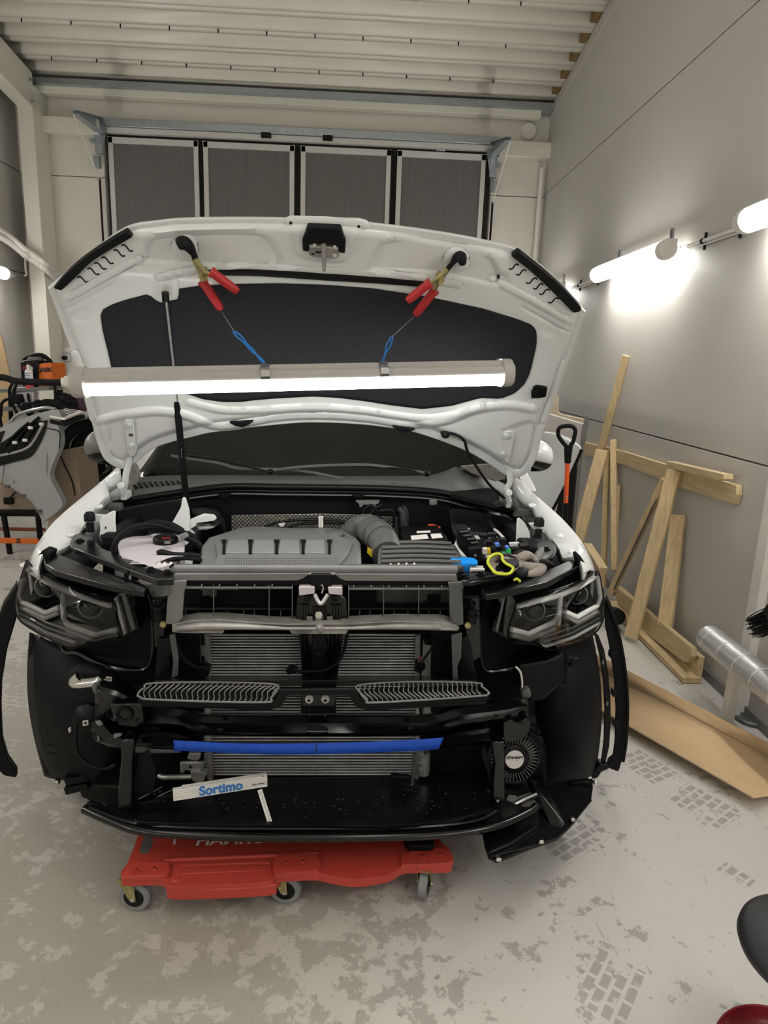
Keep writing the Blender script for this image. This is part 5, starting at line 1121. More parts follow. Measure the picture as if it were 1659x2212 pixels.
# flange strip with slots outside the right liner
def strip_plate(name, pts, Y, th, m): return M().prism(px2(pts, Y), (0, th, 0)).build(name, m, CAR, .003)
strip_plate('arch_flange', [(1283, 1366), (1293, 1372), (1306, 1405), (1314, 1450), (1319, 1500), (1320, 1560), (1317, 1610), (1307, 1655), (1296, 1668), (1299, 1640), (1304, 1600), (1306, 1530), (1303, 1470), (1296, 1420)], 2.21, .006, 'blk')
plate('flange_hole', disc(1303, 1431, 2.5, 5), 2.205, .004, 'gry2', CAR, 0); plate('flange_hole', disc(1312, 1520, 2.5, 5), 2.205, .004, 'gry2', CAR, 0)
fl = [(1306, 1290), (1316, 1310), (1330, 1352), (1342, 1410), (1350, 1470), (1353, 1530), (1350, 1600), (1343, 1645), (1336, 1668), (1318, 1662), (1308, 1652), (1322, 1640), (1327, 1600), (1329, 1530), (1325, 1460), (1316, 1400), (1306, 1350)]
FLR = M().prism(px2(fl, 2.23), (.022, .045, 0)).build('wheel_arch_flare', 'blkm', CAR, .006)
for x, y in ((1322, 1412), (1327, 1495), (1329, 1560)): M().box(A(x, y, 2.24), (.02, .03, .025)).build('flare_clip', 'blk', FLR, .003)
P = px2([(1310, 1296), (1332, 1352), (1345, 1410), (1353, 1470), (1356, 1530), (1353, 1600), (1346, 1645)], 2.22); M().tube(cr(P, 6), .006, 8).build('flare_edge', 'blk', FLR)
plate('flare_bracket', [(1276, 1672), (1296, 1652), (1312, 1650), (1318, 1660), (1300, 1668), (1292, 1680), (1280, 1684)], 2.2, .04, 'blk', FLR, .004)
fl = [(38, 1260), (36, 1335), (16, 1402), (5, 1470), (3, 1530), (6, 1600), (18, 1642), (39, 1672), (34, 1681), (8, 1676), (-20, 1650), (-34, 1560), (-32, 1470), (-18, 1380), (6, 1310)]
FLL = M().prism(px2(fl, 2.20), (-.022, .045, 0)).build('wheel_arch_flare', 'blkm', CAR, .006)
strip_plate('arch_flange', [(64, 1366), (72, 1372), (84, 1440), (88, 1520), (96, 1600), (118, 1680), (100, 1676), (76, 1604), (64, 1520), (60, 1440)], 2.20, .006, 'blk')
for x, y, r in ((73, 1425, 3), (74, 1517, 2.5)): plate('flange_hole', disc(x, y, r, r*1.6), 2.195, .004, 'whiteink', CAR, 0)
def tyre(cx, cy):
    o = Vector((cx, cy, .355)); prof = [(.20, -.10), (.29, -.112), (.335, -.108), (.352, -.085), (.355, -.04), (.355, .04), (.352, .085), (.335, .108), (.29, .112), (.20, .10)]
    ty = M().lathe(prof, o, (1, 0, 0), 64).build('front_tyre', 'tyre', CAR, smooth=50)
    tr_ = M()
    for k in range(60):
        a = 2*math.pi*k/60
        for j, w_ in ((-.085, .04), (-.03, .045), (.03, .045), (.085, .04)):
            R_ = Matrix.Rotation(a, 3, 'X'); tr_.box(o+R_ @ Vector((j, 0, -.357)), (w_, .026, .012), R_)
    tr_.build('tyre_tread', 'tyre', ty)
    M().lathe([(.21, -.06), (.19, -.02), (.05, .0), (.001, .0)], o, (1, 0, 0), 32).build('wheel_rim', 'alu', ty)
tyre(-.93, 2.42); tyre(.70, 2.47); tyre(-.93, 5.2); tyre(.68, 5.25)
M().prism([A(x, y, 2.12) for x, y in ((158, 1672), (250, 1650), (262, 1740), (210, 1738), (176, 1722))], (0, .03, 0)).build('lower_liner', 'dirty', CAR, .004)
for k in range(2): plate('liner_step', [(136, 1684+k*20), (186, 1676+k*18), (192, 1688+k*18), (142, 1698+k*20)], 2.10, .03, 'blk', CAR, .003)
M().box(A(124, 1688, 2.09), (.014, .02, .016)).build('spring_clip', 'chrome', CAR, .001)
M().prism([A(x, y, 1.93) for x, y in ((178, 1748), (190, 1730), (200, 1734), (250, 1752), (250, 1772), (215, 1764))], (0, .02, -.01)).build('lip_end', 'dirty', CAR, .003)
# ================================================================== LOOSE THINGS ON AND BY THE CAR
# hanging work light
a, b = A(160, 826, 1.87), A(1100, 805, 2.02)
WLT = thing('work_light', (a+b)/2, 'lit tube work light hung across the open bonnet by two clamps', 'light')
t_ = (b-a).normalized(); fw = Vector((0, 0, 1)).cross(t_).normalized()
if fw.y > 0: fw = -fw
upv = t_.cross(fw); upv = upv if upv.z > 0 else -upv
def ext(prof, p0, p1): return [[p+fw*x+upv*z for x, z in prof] for p in (p0, p1)]
hs = M().grid(ext([(-.036, .0), (-.036, .022), (-.026, .037), (.012, .037), (.024, .024), (.036, .020), (.040, .004), (.038, -.004), (-.036, -.004)], a+t_*.02, b-t_*.02), True)
hs.build('housing', 'workhouse', WLT, .002)
M().grid(ext([(.037, .0), (.041, -.010), (.036, -.026), (.018, -.036), (-.018, -.036), (-.034, -.026), (-.036, 0)], a+t_*.022, b-t_*.022), True).build('diffuser', 'work', WLT)
for p, d in ((a, 1), (b, -1)):
    pr = [(-.040, -.002), (-.040, .026), (-.028, .041), (.014, .041), (.028, .030), (.042, .022), (.045, .0), (.044, -.014), (.038, -.030), (.018, -.040), (-.018, -.040), (-.038, -.028)]
    r0, r1 = ext([(x*.9, z*.9) for x, z in pr], p-t_*d*.004, p); r2 = [p+t_*d*.004+fw*x+upv*z for x, z in pr]; r3 = [p+t_*d*.03+fw*x+upv*z for x, z in pr]
    m_ = M().grid([r0, r2, r3], True); m_.add(r0, [tuple(range(len(r0)))]); m_.build('end_cap', 'workhouse', WLT)
M().tube([b, b+t_*.012], .005, 10).build('end_screw', 'white_plastic', WLT)
M().tube([a-t_*.03, a-t_*.004], [.013, .014], 12).tube([a-t_*.022, a-t_*.010], .017, 6).build('cable_gland', 'white_plastic', WLT)
M().tube(cr([a-t_*.028, A(100, 826, 1.86), A(40, 824, 1.85), A(-40, 820, 1.85), A(-300, 900, 1.9), A(-420, 1500, 1.95)], 10), .0085, 10).build('power_cable', 'rubber', WLT)
lettering('IP65  LED', .010, b-t_*.12+upv*.0375-fw*.008, t_, -fw, 'seam', WLT)
for px, py in ((547, 800), (803, 792)):
    s_ = (px-160)/(1100-160); p = a.lerp(b, s_)
    m_ = M().grid(ext([(-.02, .040), (.014, .040), (.026, .027), (.040, .021), (.044, .004), (.050, .0), (.046, -.003), (.040, .0), (.036, .018), (.024, .024), (.012, .037), (-.02, .037)], p-t_*.012, p+t_*.012), True)
    c_ = m_.build('steel_clip', 'gry', WLT, .0008)
    M().grid(ext([(.028, .030), (.043, .023), (.046, .006), (.0455, .006), (.042, .022), (.027, .029)], p-t_*.0118, p+t_*.0118), True).build('clip_face', 'alu', c_)
# two spring clamps on the bonnet, each with the hanging wire it holds
def clamp(jaw, pivot, g1, g2, label, wire, wlabel):
    pv = H(*pivot, .05); t = thing('spring_clamp', pv, label, 'clamp', 'spring clamps on the bonnet')
    j0 = H(*jaw[0], .02); j1 = H(*jaw[1], .035)
    for off, nm in ((.0, 'jaw'), (.026, 'jaw')):
        q = [H(x, y, .018+off*(1 if i < 3 else .6)) for i, (x, y) in enumerate(jaw)]
        M().tube(cr(q, 5), [.0065+.006*math.sin(math.pi*min(1, .25+k/(5*(len(jaw)-1)))) for k in range(5*(len(jaw)-1)+1)], 10, flat=1.5).build('jaw', 'rubber', t)
    for (gx0, gy0), (gx1, gy1), off in ((g1[0], g1[1], .075), (g2[0], g2[1], .05)):
        e0, e1 = H(gx0, gy0, off), H(gx1, gy1, off+.01)
        st_ = H(*jaw[-1], .045)
        dr = (e1-e0).normalized()
        M().tube([st_, pv.lerp(e0, .3), e0+dr*.02], [.013, .012, .008], 8, flat=.55).build('arm', 'zinc', t)
        M().tube([e0, e0+dr*.006, e0+dr*.012, e0.lerp(e1, .5), e1-dr*.006, e1], [.0145, .0155, .0125, .0130, .0118, .009], 14).build('grip', 'red', t)
        M().lathe([(.006, 0), (.006, .0006)], e1, dr, 10).build('grip_hole', 'rubber', t)
    M().lathe([(.006, -.03), (.006, .03)], pv, HN, 10).lathe([(.013, -.012), (.013, .012)], pv, HN, 14).build('spring_pivot', 'zinc', t)
    W_ = thing('hanging_wire', H(*wire[0], .06), wlabel, 'wire', 'wires holding the work light')
    p0, p1 = H(*wire[0], .06), A(*wire[1], 1.93); p2 = a.lerp(b, (wire[2][0]-160)/940)+upv*.041+fw*.01
    M().tube([p0, p1], .0016, 6).build('steel_strand', 'gry2', W_)
    for s in (-1, 1):
        pts = [p1.lerp(p2, k/14)+Vector((s*(.0035*math.sin(k/14*math.pi*1.5+.3)+.002), 0, s*.002*math.sin(k*.9))) for k in range(15)]
        M().tube(pts, .0026, 8).build('blue_strand', 'bluewire', W_)
clamp([(385, 528), (395, 524), (408, 532), (418, 548), (422, 560)], (440, 592), ((455, 586), (514, 630)), ((437, 607), (477, 668)), 'red-handled spring clamp gripping the bonnet left of its latch', ((478, 672), (506, 716), (547, 795)), 'blue wire running down from the left-hand clamp to the work light')
clamp([(999, 568), (998, 555), (986, 556), (976, 570), (966, 582)], (950, 600), ((930, 610), (880, 650)), ((940, 626), (897, 680)), 'red-handled spring clamp gripping the bonnet right of its latch', ((894, 684), (846, 728), (803, 788)), 'blue wire running down from the right-hand clamp to the work light')
# blue masking tape on the lower cross member
yb_ = lambda x, y: bow(1.76, .09)(x, y)-.008
tp_t = smooth2([(374, 1599), (400, 1600), (500, 1605), (600, 1606), (700, 1605), (800, 1602), (900, 1597), (959, 1593)], 5); tp_b = smooth2([(377, 1624), (400, 1622), (500, 1627), (600, 1630), (700, 1629), (800, 1626), (900, 1622), (947, 1618)], 5)
n_ = 60; T1, T2 = resample(tp_t, n_), resample(tp_b, n_)
tapeo = M().grid([[A(*p, yb_(*p)-.004) for p in T1], [A(*q, yb_(*p)-.004) for p, q in zip(T1, T2)]]).build('masking_tape', 'tape', None, solid=.0006)
tag(tapeo, 'strip of blue masking tape along the lower cross member of the car', 'tape')
for q in ([(682.5, 1608), (684.5, 1608), (684.5, 1624), (682.5, 1624)],):
    M().prism(px2(q, 1.744), (0, .001, 0)).build('pen_mark', 'ink', tapeo)
lettering('2', .008, A(512, 1616, 1.745), (1, 0, 0), (0, 0, 1), 'ink', tapeo)
# folding ruler, white, with lettering
r0, r1 = A(374, 1716, 1.74), A(577, 1685, 1.80)
RUL = thing('folding_ruler', r0, 'white folding ruler with blue lettering propped on the undertray, one segment unfolded', 'ruler')
tr_ = (r1-r0).normalized(); nr = tr_.cross(Vector((0, 0, 1))).normalized(); nr = nr if nr.y < 0 else -nr
ur = tr_.cross(nr); ur = ur if ur.z > 0 else -ur
Lr = (r1-r0).length
for k in range(5):
    M().box((r0+r1)/2+ur*(-.0145+.0072*k), (Lr, .014, .0061), Matrix((tr_, nr, ur)).transposed()).build('ruler_leaf', 'rule', RUL, .0008)
M().box((r0+r1)/2+ur*.0175+tr_*.012-nr*.004, (Lr-.026, .012, .004), Matrix((tr_, nr, ur)).transposed()).build('ruler_leaf', 'rule', RUL, .0008)
tk_ = M()
for i in range(46): tk_.box(r0+tr_*(.03+i*(Lr-.036)/46)+ur*.0172+nr*.0025, (.0008, .0012, .005 if i % 5 else .0075), Matrix((tr_, nr, ur)).transposed())
tk_.build('scale_marks', 'ink', RUL, kind='stuff')
lettering('Sortimo', .042, (r0+r1)/2+ur*.0005+nr*.0078+tr_*.0, tr_, ur, 'blueink', RUL, bold=.0014, sx=.90)
lettering('Like a Boss', .008, (r0+r1)/2+ur*-.003+nr*.0078+tr_*.107, tr_, ur, 'ink', RUL)
M().lathe([(.003, 0), (.003, .0015)], r1-tr_*.012+ur*.0165+nr*.004, nr, 10).lathe([(.003, 0), (.003, .0015)], r0+tr_*.03+ur*.0155+nr*.004, nr, 10).build('ruler_joint', 'seam', RUL)
d0, d1 = A(561, 1706, 1.765), A(588, 1792, 1.72)
td = (d1-d0).normalized(); sd = td.cross(nr).normalized()
arm_ = M().bar(d0, d1, .0135, .0035, side=sd).build('unfolded_leaf', 'rule', RUL, .0006)
tk_ = M(); fn_ = td.cross(sd).normalized(); fn_ = fn_ if fn_.y < 0 else -fn_
for i in range(24):
    c_ = d0.lerp(d1, .06+.88*i/24)+fn_*.002; tk_.bar(c_-sd*.003, c_+sd*(.001 if i % 5 else .003), .0007, .0006, side=td)
tk_.build('scale_marks', 'ink', RUL, kind='stuff')
for i in range(8): lettering(str(i+2), .005, d0.lerp(d1, .1+.11*i)+fn_*.0022, sd if sd.x > 0 else -sd, -td, 'ink', RUL)
# work glove draped on the right support arm
GL = thing('work_glove', atZ(1100, 1225, .99), 'grey work glove with lime green cuff lying on the right support arm', 'glove')
cuff = [(1056, 1206), (1064, 1199), (1076, 1196), (1084, 1200), (1086, 1210), (1094, 1218), (1108, 1226), (1104, 1236), (1094, 1240), (1072, 1238), (1062, 1228), (1054, 1216)]
zc_ = lambda x, y: 1.0+max(0, (1232-y))*.0012
CP_ = [A(x, y, 1.86-(y-1200)*.0008) for x, y in smooth2(cuff+[cuff[0]], 4)[:-1]]
M().tube(CP_+[CP_[0]], .0042, 8).build('cuff_binding', 'lime', GL)
ctr = sum(CP_, Vector())/len(CP_)
def lobe(path, rad, name, m_, fl_=.6): return M().tube(cr([A(x, y, Y) for x, y, Y in path], 5), [r for r in [rad[min(len(rad)-1, int(i/5))]+(rad[min(len(rad)-1, int(i/5)+1)]-rad[min(len(rad)-1, int(i/5))])*(i % 5)/5 for i in range(5*(len(path)-1)+1)]], 14, flat=fl_).build(name, m_, GL, smooth=80)
end = [A(1136+(x-1082)*.5, 1216+(y-1216)*.55, 1.93) for x, y in smooth2(cuff+[cuff[0]], 4)[:-1]]
midr = [p.lerp(q, .5)+Vector((0, 0, .008*math.sin(k*1.3))) for k, (p, q) in enumerate(zip(CP_, end))]
M().grid([CP_, [p.lerp(q, .25)+Vector((0, 0, .004*math.sin(k*.9+1))) for k, (p, q) in enumerate(zip(CP_, end))], midr, end], True).build('glove_body', 'glove', GL, smooth=80, solid=.002)
M().grid([CP_, [p.lerp(ctr, .15)+Vector((.03, .03, 0)) for p in CP_], [ctr.lerp(p, .2)+Vector((.06, .05, 0)) for p in CP_]], True).build('cuff_lining', 'blkm', GL, smooth=80)
lobe([(1118, 1206, 1.93), (1138, 1199, 1.95), (1152, 1206, 1.95), (1160, 1214, 1.93)], [.020, .022, .018, .010], 'glove_finger', 'glove')
lobe([(1122, 1222, 1.92), (1150, 1226, 1.90), (1168, 1226, 1.88), (1160, 1236, 1.86), (1138, 1240, 1.85)], [.024, .024, .018, .018, .012], 'glove_finger', 'glove')
lobe([(1110, 1234, 1.88), (1126, 1236, 1.86), (1116, 1242, 1.84)], [.022, .024, .016], 'glove_finger', 'blkm')
lobe([(1160, 1218, 1.96), (1178, 1214, 1.97), (1196, 1222, 1.97)], [.014, .016, .010], 'glove_finger', 'blkm')
lobe([(1112, 1200, 1.94), (1126, 1194, 1.96), (1140, 1196, 1.97)], [.014, .016, .010], 'glove_finger', 'blkm')
lobe([(1158, 1208, 1.95), (1166, 1194, 1.96), (1172, 1182, 1.97)], [.014, .014, .006], 'glove_finger', 'gry2', .4)
M().tube(cr([A(1110, 1254, 1.83), A(1116, 1250, 1.83), A(1124, 1256, 1.83)], 4), .004, 8).build('lime_tag', 'lime', GL)
# ================================================================== CREEPER UNDER THE CAR
zt = .125
CRP = thing('mechanic_creeper', atZ(600, 1900, 0), 'red moulded mechanic creeper on grey casters sticking out from under the car', 'creeper')
oc = [(300, 1800), (276, 1862), (263, 1880), (262, 1892), (272, 1898), (338, 1896), (356, 1902), (372, 1915), (478, 1911), (578, 1906), (592, 1896), (610, 1889), (680, 1886), (704, 1890), (750, 1899), (790, 1899), (838, 1890), (866, 1875), (884, 1871), (962, 1870), (976, 1866), (979, 1852), (970, 1832), (955, 1820), (945, 1800)]
fr_ = [atZ(x, y, zt) for x, y in smooth2(oc, 3)]
bk_ = [Vector((p.x, 1.98, zt)) for p in (fr_[-1], fr_[0])]
M().prism(fr_+[fr_[-1]+Vector((0, .9, 0)), fr_[0]+Vector((0, .9, 0))], (0, 0, -.026)).build('deck', 'creeper', CRP, .009, seg=3)
DK = CRP.children[0]
M().prism([atZ(x, y, zt-.012) for x, y in smooth2([(368, 1908), (376, 1922), (580, 1914), (592, 1900), (590, 1888), (372, 1896), (368, 1908)], 3)], (0, 0, -.036)).build('tray_apron', 'creeper', DK, .006)
# raised pads at the casters, raised rim, tool tray walls
for q in ([(290, 1862), (356, 1861), (366, 1872), (362, 1890), (336, 1892), (272, 1894), (266, 1884), (278, 1868)], [(604, 1846), (678, 1845), (688, 1852), (686, 1878), (612, 1885), (594, 1890), (590, 1862)], [(870, 1846), (902, 1834), (962, 1832), (972, 1842), (974, 1862), (880, 1867), (866, 1866)]):
    M().prism([atZ(x, y, zt+.010) for x, y in smooth2(q+[q[0]], 3)[:-1]], (0, 0, -.014)).build('caster_pad', 'creeper', DK, .006)
M().prism([atZ(x, y, zt+.002) for x, y in ((372, 1866), (386, 1862), (574, 1854), (586, 1858), (588, 1866), (574, 1864), (392, 1870), (386, 1900), (372, 1906))], (0, 0, -.01)).build('tray_rim', 'creeper', DK, .004)
M().prism([atZ(x, y, zt+.001) for x, y in ((386, 1878), (572, 1869), (572, 1880), (386, 1888))], (0, 0, -.004)).build('tray_step', 'creeper', DK, .002)
M().prism([atZ(x, y, zt+.006) for x, y in ((352, 1852), (580, 1841), (690, 1838), (688, 1843), (590, 1848), (360, 1858))], (0, 0, -.01)).build('tray_back_wall', 'creeper', DK, .004)
M().prism([atZ(x, y, zt+.0006) for x, y in smooth2([(309, 1812), (318, 1804), (330, 1806), (328, 1826), (318, 1843), (304, 1843), (304, 1830), (309, 1812)], 3)], (0, 0, -.004)).build('handle_slot', 'seam', DK)
M().prism([atZ(x, y, zt+.0006) for x, y in ((376, 1806), (382, 1806), (379, 1824), (373, 1824))], (0, 0, -.002)).build('label_strip', 'tank', DK)
tp0, tp1 = atZ(432, 1815, zt), atZ(602, 1808, zt)
lettering('HAMRON', .062, (tp0+tp1)/2+Vector((0, -.004, .0008)), tp1-tp0, (0, 1, 0), 'whiteink', DK, bold=.0012, shear=.12, sx=.98)
for x, y in ((295, 1882), (334, 1879), (618, 1866), (654, 1864), (915, 1851), (951, 1849)):
    M().lathe([(.010, -.001), (.011, .002), (.008, .001), (.005, .001), (.005, .005), (.001, .006)], atZ(x, y, zt+.010), (0, 0, 1), 14).build('caster_bolt', 'creeper', DK)
    M().lathe([(.0028, .004), (.0028, .008)], atZ(x, y, zt+.010), (0, 0, 1), 8).build('caster_bolt', 'chrome', DK)
M().prism([atZ(x, y, zt+.03) for x, y in ((872, 1806), (884, 1800), (938, 1800), (938, 1822), (930, 1826), (884, 1826))], (0, 0, -.03)).build('head_rest', 'blkm', DK, .004)
def caster(px, py, yaw):
    p = atZ(px, py, .047); c = M(); ax = Vector((math.sin(yaw), -math.cos(yaw), 0))     # axle direction
    w = M().lathe([(.030, -.013), (.043, -.014), (.047, -.010), (.047, .010), (.043, .014), (.030, .013)], p, ax, 36).build('caster_wheel', 'caster', CRP)
    M().lathe([(.030, -.0145), (.026, -.0135), (.010, -.016), (.010, .016), (.026, .0135), (.030, .0145)], p, ax, 28).build('wheel_hub', 'blk', w)
    side = Vector((0, 0, 1)).cross(ax)
    tp = p+Vector((0, 0, .058))-side*.018*(1 if yaw < .8 else .4)
    f = M()
    for s in (-1, 1):
        o_ = ax*.019*s
        f.prism([p+o_-side*.009-Vector((0, 0, .006)), p+o_+side*.009-Vector((0, 0, .006)), tp+o_+side*.022, tp+o_-side*.024], ax*.0022*s)
    f.prism([tp+ax*.02+side*.022, tp+ax*.02-side*.024, tp-ax*.02-side*.024, tp-ax*.02+side*.022], (0, 0, .003))
    f.lathe([(.018, .0), (.018, .012)], tp, (0, 0, 1), 14)
    fk = f.build('caster_fork', 'zinc', CRP)
    M().lathe([(.006, -.024), (.006, .024)], p, ax, 10).build('axle', 'chrome', fk)
caster(293, 1932, -.10); caster(617, 1917, -.08); caster(918, 1905, 1.25)
for dx in (0.05, .6):
    p = atZ(293, 1932, .047); M().lathe([(.047, -.013), (.047, .013)], (p.x+dx, 2.55, .047), (1, 0, 0), 24).build('caster_wheel', 'caster', CRP)
# ================================================================== RIGHT SIDE: TIMBER, DUCT, CARDBOARD, STOOL
def board(top, bot, wpx, X0, X1, label, th=.022, m='wood', lw=None, grp='timber leaning on the right wall'):
    a, b = atX(*top, X0), atX(*bot, X1)
    d = ((a-CAM).length+(b-CAM).length)/2; wd = lw or wpx*d/1500
    t = (b-a).normalized(); side = ray((top[0]+bot[0])/2, (top[1]+bot[1])/2).normalized().cross(t).normalized()
    # board face: blend of viewer-facing and wall-parallel
    wallside = Vector((0, 1, 0)); side = (side*.6+wallside*(.4 if side.y > 0 else -.4)).normalized()
    mm = (a+b)/2
    o = M().bar(a, b, wd, th, side=side).build('timber_board', m, None, .002)
    return tag(o, label, 'board', grp)
board((1353, 768), (1262, 1105), 15, 1.842, 1.80, 'tallest and thinnest timber board against the right wall, rising above all the others')
b2 = board((1301, 972), (1240, 1200), 27, 1.77, 1.58, 'wide timber board with a wavy edge, beside the red shovel shaft')
board((1325, 950), (1328, 1232), 12, 1.84, 1.78, 'pale narrow stud standing almost upright between the wavy-edged board and diagonal board', .03)
board((1312, 976), (1303, 1268), 11, 1.825, 1.78, 'darker narrow stud standing just left of the pale upright stud', .03)
board((1337, 1048), (1332, 1130), 8, 1.86, 1.85, 'short strip of wood mostly hidden behind the pale upright stud')
bd = board((1436, 1036), (1318, 1284), 14, 1.82, 1.70, 'diagonal timber with a dark split along it, leaning left of the widest board', .035)
pA, pB = atX(1420, 1078, 1.79), atX(1328, 1272, 1.685)
M().tube([pA.lerp(pB, k/8)+Vector((-.004, .0, .004*math.sin(k*2))) for k in range(9)], [.003+.003*abs(math.sin(k*1.7)) for k in range(9)], 6).build('dark_split', 'seam', bd)
board((1457, 1016), (1363, 1377), 28, 1.80, 1.66, 'widest timber board leaning in front of the horizontal plank, stamped and standing on the floor', .028)
board((1466, 1112), (1437, 1352), 29, 1.84, 1.79, 'shorter wide board right of the widest board, with a round knot', .03)
def wallplank(pts, X, th, label, m='woodx'):
    o = M().prism([atX(x, y, X) for x, y in pts], (th, 0, 0)).build('timber_board', m, None, .002)
    return tag(o, label, 'board', 'timber leaning on the right wall')
wallplank([(1262, 955), (1346, 975), (1446, 1006), (1590, 1048), (1591, 1068), (1584, 1089), (1470, 1054), (1350, 1004), (1255, 980)], 1.845, .03, 'long horizontal plank across the right wall behind the leaning boards')
M().prism([atX(x, y, 1.79) for x, y in ((1439, 1000), (1442, 996), (1563, 1024), (1563, 1036), (1546, 1038), (1440, 1008))], (.05, 0, 0)).build('timber_board', 'woodx', None, .003)
tag(bpy.data.objects[-1] if False else COL.objects[-1], 'short batten lying along the top edge of the long horizontal plank', 'board', 'timber leaning on the right wall')
wallplank([(1334, 1271), (1395, 1318), (1493, 1399), (1494, 1418), (1486, 1430), (1474, 1428), (1400, 1372), (1334, 1308)], 1.76, .03, 'low plank standing on edge along the wall foot behind the widest board')
e0, e1 = atZ(1500, 1466, .03), atZ(1325, 1302, .03); e1 = e0+(e1-e0)*1.0
o = M().bar(e0+Vector((-.01, 0, -.012)), e1, .10, .032, side=(1, 0, 0)).bar(e0+Vector((.035, .02, .05)), e1+Vector((.035, .02, .05)), .03, .13, side=(1, 0, 0)).build('timber_board', 'woodx', None, .002)
tag(o, 'L-shaped timber rail lying on the floor below the low plank', 'board', 'timber leaning on the right wall')
o = M().bar(atX(1268, 1180, 1.62), atX(1302, 1234, 1.62), .05, .06, side=(0, 0, 1)).build('timber_board', 'woodx', None, .002)
tag(o, 'wood offcut poking out beside the right front wing of the car', 'board', 'timber leaning on the right wall')
tag(M().lathe([(.05, -.05), (.055, 0), (.05, .05)], atX(1328, 1330, 1.62), (0, -1, .2), 16).build('rubber_foot', 'rubber'), 'black rubber foot on the floor between the car flare and timber', 'foot')
# shovel
SH = thing('snow_shovel', atY(1222, 1200, 3.02), 'shovel with black D-handle and red-orange shaft standing behind the right front wing', 'shovel')
q = lambda x, y, d=0: atY(x, y, 3.02-d)
M().tube([q(1226, 998), q(1222, 1086)], .0105, 14).build('shaft', 'orange2', SH)
M().tube([q(1222, 1086), q(1219, 1150), q(1214, 1260)], .0115, 14).build('lower_shaft', 'blk', SH)
M().tube([q(1228, 962), q(1226, 1000)], [.020, .014], 14).build('handle_socket', 'blkm', SH)
M().tube(cr([q(1228, 968), q(1216, 956), q(1206, 940), q(1208, 925), q(1222, 920), q(1236, 921), q(1243, 930), q(1241, 942), q(1238, 954), q(1230, 966)], 5), .0095, 12).build('handle_grip', 'blkm', SH)
for y in (1073, 1077): M().lathe([(.003, 0), (.003, .003)], q(1223, y, .0105), (0, -1, 0), 8).build('rivet', 'chrome', SH)
M().prism([q(1180, 1270), q(1250, 1270), q(1246, 1420), q(1184, 1420)], (0, .01, -.04)).build('blade', 'blk', SH, .004)
# panels behind the door
o = M().prism([atY(x, y, 4.35) for x, y in ((1150, 885), (1183, 894), (1262, 917), (1253, 965), (1236, 1150), (1224, 1330), (1100, 1330), (1110, 1000))], (.03, .06, 0)).build('leaning_panel', mat('grey_board', (.46, .43, .41), .6), None, .003); tag(o, 'pale pinkish grey board leaning between the open car door and wall', 'board')
o = M().prism([atY(x, y, 4.34) for x, y in ((1263, 898), (1269, 898), (1268, 916), (1252, 1010), (1242, 1120), (1230, 1330), (1222, 1330), (1236, 1110), (1247, 1010))], (.02, .03, 0)).build('metal_strip', 'gry2', None, .002); tag(o, 'dark metal strip standing at the right edge of the grey board', 'strip')
o = M().prism([atY(x, y, 4.5) for x, y in ((1160, 848), (1202, 850), (1206, 858), (1206, 888), (1212, 895), (1262, 905), (1263, 916), (1186, 896), (1150, 890))], (.01, .03, 0)).build('trim_panel', mat('cream_plastic', (.55, .46, .32), .5), None, .003); tag(o, 'cream plastic trim panel standing behind the pale grey board', 'panel')
o = M().prism([atY(x, y, 3.9) for x, y in ((1232, 965), (1244, 960), (1250, 972), (1242, 990), (1246, 1010), (1236, 1120), (1226, 1358), (1195, 1358), (1200, 1110), (1226, 1000))], (.02, .04, 0)).build('plastic_lining', 'blk', None, .006); tag(o, 'black plastic lining standing behind the shovel shaft', 'lining')
# spiral duct on white posts
DU = thing('spiral_duct', atX(1580, 1520, 1.75), 'galvanised spiral duct on white posts along the foot of the right wall', 'duct')
a, b = atX(1531, 1377, 1.72), atX(1700, 1478, 1.72); b.z = a.z; b.x = a.x; b.y = 1.5
r_ = .062
M().tube([a, b], r_, 36, cap=False).lathe([(r_, 0), (.0, .004)], a, (0, 1, 0), 36, cap=False).build('pipe', 'duct', DU)
rb = M(); yy = a.y-.05; k = 0
while yy > 1.6:
    rb.lathe([(r_, -.006), (r_+.004, -.003), (r_+.004, .003), (r_, .006)], (a.x, yy, a.z), (.0, 1, .10), 36, cap=False); yy -= .135
rb.build('spiral_seam', 'duct', DU)
for yy in (a.y-.22, a.y-.15): M().box((a.x+.02+(.07 if yy > a.y-.2 else 0), yy, a.z/2-.03), (.035, .05, a.z-.06)).build('post', 'white_plastic', DU, .002)
c_ = atZ(1623, 1556, .0)
VC = M().lathe([(.075, 0), (.078, .006), (.078, .018), (.070, .022), (.066, .018), (.001, .018)], c_, (0, 0, 1), 36).build('floor_vent_cap', mat('dark_grey_metal', (.13, .14, .14), .4, .5)); tag(VC, 'round dark grey cap on the floor below the spiral duct', 'cap')
# white trim post on the wall
pt = atX(1643, 1250, XR-.02); M().box((XR-.02, pt.y, .75), (.04, .07, 1.5)).build('trim_wall_post', 'white_plastic', kind='structure')
